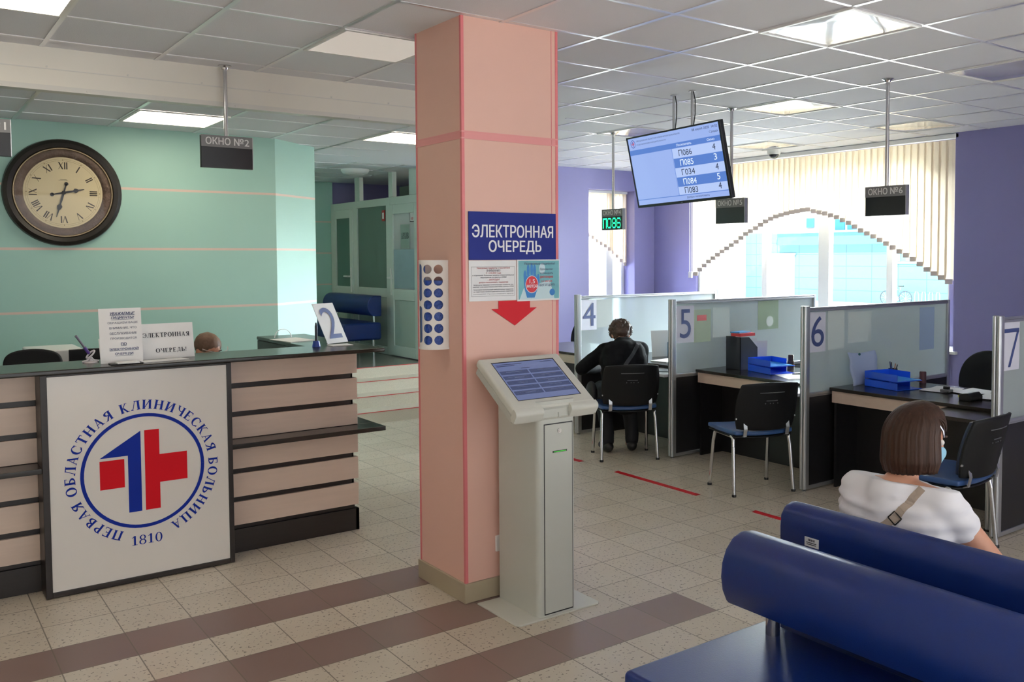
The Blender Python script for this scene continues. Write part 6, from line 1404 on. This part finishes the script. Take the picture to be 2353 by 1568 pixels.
soft('coat', mat('white_coat', (214, 220, 224), rough=.8), re, [[(pel-u*.05, .15), (V3(.21, 1.70, .78), .15), (nk-u*.10, .10)], [(nk-u*.11, .09), (nk-u*.11-r*.18, .075), (nk-u*.35-r*.22+f*.05, .06), (V3(.41, 1.44, .76), .045)], [(nk-u*.11, .09), (nk-u*.11+r*.18, .075), (nk-u*.35+r*.22+f*.05, .06), (V3(.09, 1.42, .76), .045)]], voxel=.012, smooth_it=5)
soft('trousers', M_trs, re, [[(pel-r*.09, .11), (V3(.36, 1.32, .52), .08), (V3(.36, 1.34, .12), .06)], [(pel+r*.09, .11), (V3(.12, 1.30, .52), .08), (V3(.12, 1.34, .12), .06)]], voxel=.013)
Mx = Matrix((r, hf, hu)).transposed()
soft('hair', mat('greying_brown_hair', (112, 84, 66), rough=.6, var=(50, .4)), re, [], [(hc+hu*.032-hf*.022, (.081, .096, .082), Mx)], voxel=.008, smooth_it=3, noise=.006, nscale=.02)
face(re, hc, hf, hu, r, M_skin)
M_vis = bpy.data.materials.new('clear_visor'); M_vis.use_nodes = True; t = NT(M_vis); M_vis.node_tree.nodes.remove(M_vis.node_tree.nodes['Principled BSDF'])
a_ = t.n('ShaderNodeBsdfTransparent'); g_ = t.n('ShaderNodeBsdfGlossy'); g_.inputs['Roughness'].default_value = .15; m_ = t.n('ShaderNodeMixShader'); m_.inputs[0].default_value = .28; t.l(a_.outputs[0], m_.inputs[1]); t.l(g_.outputs[0], m_.inputs[2]); t.l(m_.outputs[0], M_vis.node_tree.nodes['Material Output'].inputs[0])
sv = MB(); n = 16
for i in range(n+1):
    a = -PI*.38+PI*.76*i/n
    for j in range(7): sv.v.append(tuple(hc+r*(.104*math.sin(a))+hf*(.020+.112*math.cos(a))+hu*(.050-.030*j)))
sv.f = [(i*7+j, (i+1)*7+j, (i+1)*7+j+1, i*7+j+1) for i in range(n) for j in range(6)]
sv.build('face_shield', M_vis, re, smooth=True)
sm = MB(); sm.tube([hc+r*(.100*math.sin(-PI*.38+PI*.76*i/n))+hf*(.016+.108*math.cos(-PI*.38+PI*.76*i/n))+hu*.046 for i in range(n+1)], .003, 6); sm.build('shield_band', mat('clear_band', (190, 180, 174), rough=.3), re, smooth=True)
rc = thing('stool', 'low dark stool under the receptionist behind the counter', 'stool', (.2, 1.72, 0))
MB().lathe([(.17, .40), (.18, .42), (.18, .45), (.16, .47)], (.2, 1.74, 0), 24).build('seat', M_fab, rc, smooth=True); MB().tube([(.2, 1.74, .03), (.2, 1.74, .41)], .03, 12).build('column', M_chrome, rc, smooth=True); MB().lathe([(.24, 0), (.22, .03), (.05, .05)], (.2, 1.74, 0), 24).build('base', M_black, rc, smooth=True)

# ================================================================ OUTSIDE THE WINDOW
GZ = -.6; FX = 38.0
M_yard = mat('pale_yard_paving', (186, 184, 178), rough=.8, var=(.8, .1))
struct(MB().box(7.7, 60, -30, 60, GZ-.1, GZ).box(-4, 7.7, 5.5, 60, GZ-.1, GZ).build('ground_yard', M_yard))
M_fac = bpy.data.materials.new('aqua_facade_tiles'); M_fac.use_nodes = True; t = NT(M_fac); pb = M_fac.node_tree.nodes['Principled BSDF']
tc = t.n('ShaderNodeTexCoord'); sp_ = t.n('ShaderNodeSeparateXYZ'); t.l(tc.outputs['Object'], sp_.inputs[0])
e1 = t.math('GREATER_THAN', t.math('ABSOLUTE', t.math('SUBTRACT', t.math('FRACT', t.math('DIVIDE', sp_.outputs[1], 1.5)), .5)), .488)
e2 = t.math('GREATER_THAN', t.math('ABSOLUTE', t.math('SUBTRACT', t.math('FRACT', t.math('DIVIDE', sp_.outputs[2], .62)), .5)), .475)
t.l(t.mix(t.math('MAXIMUM', e1, e2), lin((74, 116, 126)), lin((52, 84, 94))), pb.inputs['Base Color']); pb.inputs['Roughness'].default_value = .5
bd_ = thing('building', 'pale aqua tiled building across the yard seen through the wide window', 'building', (FX, 26, GZ))
MB().box(FX, FX+4, 8, 60, GZ, 3.05).build('lower_wall', M_fac, bd_)
MB().box(FX+.5, FX+4, 8, 60, 3.05, 8.5).build('upper_wall', mat('pale_render', (130, 140, 144), rough=.7), bd_)
MB().box(FX-.35, FX, 8, 28.2, 2.35, 2.98).build('fascia_band', mat('aqua_fascia', (60, 104, 128), rough=.5), bd_)
MB().box(FX-.5, FX+.6, 8, 28.4, 2.98, 3.08).build('ledge', mat('pale_render', (178, 186, 188)), bd_)
MB().box(FX-.9, FX+.01, 30.8, 60, GZ, 5.0).build('white_wing', mat('white_render', (200, 200, 198), rough=.7), bd_)
M_bw = mat('blue_window_glass', (46, 96, 150), rough=.1)
for (a, b2, c_, d_) in ((25.2, 25.75, 3.2, 3.75), (23.5, 24.3, 3.1, 3.9), (24.45, 25.05, 3.1, 3.9), (26.4, 26.9, 3.3, 3.8)):
    MB().box(FX+.45, FX+.5, a, b2, c_, d_).build('window', M_bw, bd_)
for (a, b2) in ((20.9, 21.35), (20.2, 20.6)): MB().box(FX-.03, FX, a, b2, 1.50, 1.92).build('window', mat('dim_window', (96, 122, 132), rough=.2), bd_)
MB().box(FX-.06, FX, 18, 21.6, 1.38, 1.48).build('sill', mat('white_render', (200, 200, 198)), bd_)
dr_ = MB().box(FX-.06, FX, 27.3, 29.0, GZ, 1.82).build('door', mat('white_door', (206, 206, 206), rough=.5), bd_)
MB().box(FX-.12, FX-.06, 27.75, 27.85, .35, .6).build('door_handle', mat('handle_grey', (120, 124, 130)), dr_)
MB().box(FX-.10, FX-.02, 27.2, 29.1, 1.82, 1.92).build('lintel', mat('handle_grey', (150, 154, 160)), dr_)
# bicycle leaning on the facade
bi = thing('bicycle', 'bicycle parked against the aqua building, seen low in the right window pane', 'bicycle', (37.2, 20.6, GZ))
M_bk = mat('blue_bicycle_frame', (60, 96, 150), rough=.35); M_ty = mat('tyre', (48, 54, 66), rough=.7)
bx = 37.2; wr = .33; z0 = GZ+wr+.02
def wheel(y):
    w = MB(); w.tube([(bx, y+wr*math.cos(2*PI*k/28), z0+wr*math.sin(2*PI*k/28)) for k in range(29)], .022, 8)
    o = w.build('wheel', M_ty, bi, smooth=True); s = MB()
    for k in range(12): s.tube([(bx, y, z0), (bx, y+(wr-.02)*math.cos(2*PI*k/12), z0+(wr-.02)*math.sin(2*PI*k/12))], .003, 4)
    s.lathe([(.03, bx-.04), (.03, bx+.04)], (0, y, z0), 10, 'x'); s.build('spokes', M_alu, o)
wheel(20.1); wheel(21.12)
fr2 = MB(); A_ = Vector((bx, 20.1, z0)); B_ = Vector((bx, 20.52, z0-.03)); C_ = Vector((bx, 20.38, z0+.38)); D_ = Vector((bx, 20.98, z0+.40)); E_ = Vector((bx, 21.12, z0))
for (p, q) in ((A_, B_), (A_, C_), (B_, C_), (C_, D_), (B_, D_), (D_, E_)): fr2.tube([p, q], .018, 8)
fr2.build('frame', M_bk, bi, smooth=True)
MB().tube([C_, C_+Vector((0, -.04, .16))], .014, 8).build('seat_post', M_alu, bi, smooth=True); MB().obox(C_+Vector((0, -.05, .19)), (.06, 0, 0), (0, .13, 0), (0, 0, .025)).build('saddle', M_black, bi, bevel=.02)
MB().tube([D_, D_+Vector((0, -.03, .22)), D_+Vector((.0, -.06, .26))], .014, 8).tube([D_+Vector((-.26, -.12, .27)), D_+Vector((-.1, -.02, .25)), D_+Vector((.1, -.02, .25)), D_+Vector((.26, -.12, .27))], .013, 8).build('handlebar', M_black, bi, smooth=True)
MB().tube([(bx, 20.1+.39*math.cos(a), z0+.39*math.sin(a)) for a in [PI*(.05+.75*k/12) for k in range(13)]], .016, 6).build('mudguard', M_bk, bi, smooth=True)
MB().lathe([(.10, bx-.01), (.10, bx+.01)], (0, 20.52, z0-.03), 18, 'x').tube([(bx-.12, 20.60, z0-.15), (bx-.02, 20.52, z0-.03), (bx+.12, 20.44, z0+.10)], .012, 6).build('crankset', M_alu, bi)
rk = thing('bicycle_rack', 'low steel bicycle rack beside the parked bicycle outside', 'bicycle rack', (37.2, 19.0, GZ))
for k in range(4):
    y = 18.4+.36*k; MB().tube([(37.0, y, GZ), (37.0, y, GZ+.55), (37.05, y, GZ+.66), (37.25, y, GZ+.66), (37.3, y, GZ+.55), (37.3, y, GZ)], .02, 8).build('hoop', M_alu, rk, smooth=True)
MB().tube([(37.15, 18.2, GZ+.03), (37.15, 19.7, GZ+.03)], .02, 8).build('floor_rail', M_alu, rk, smooth=True)
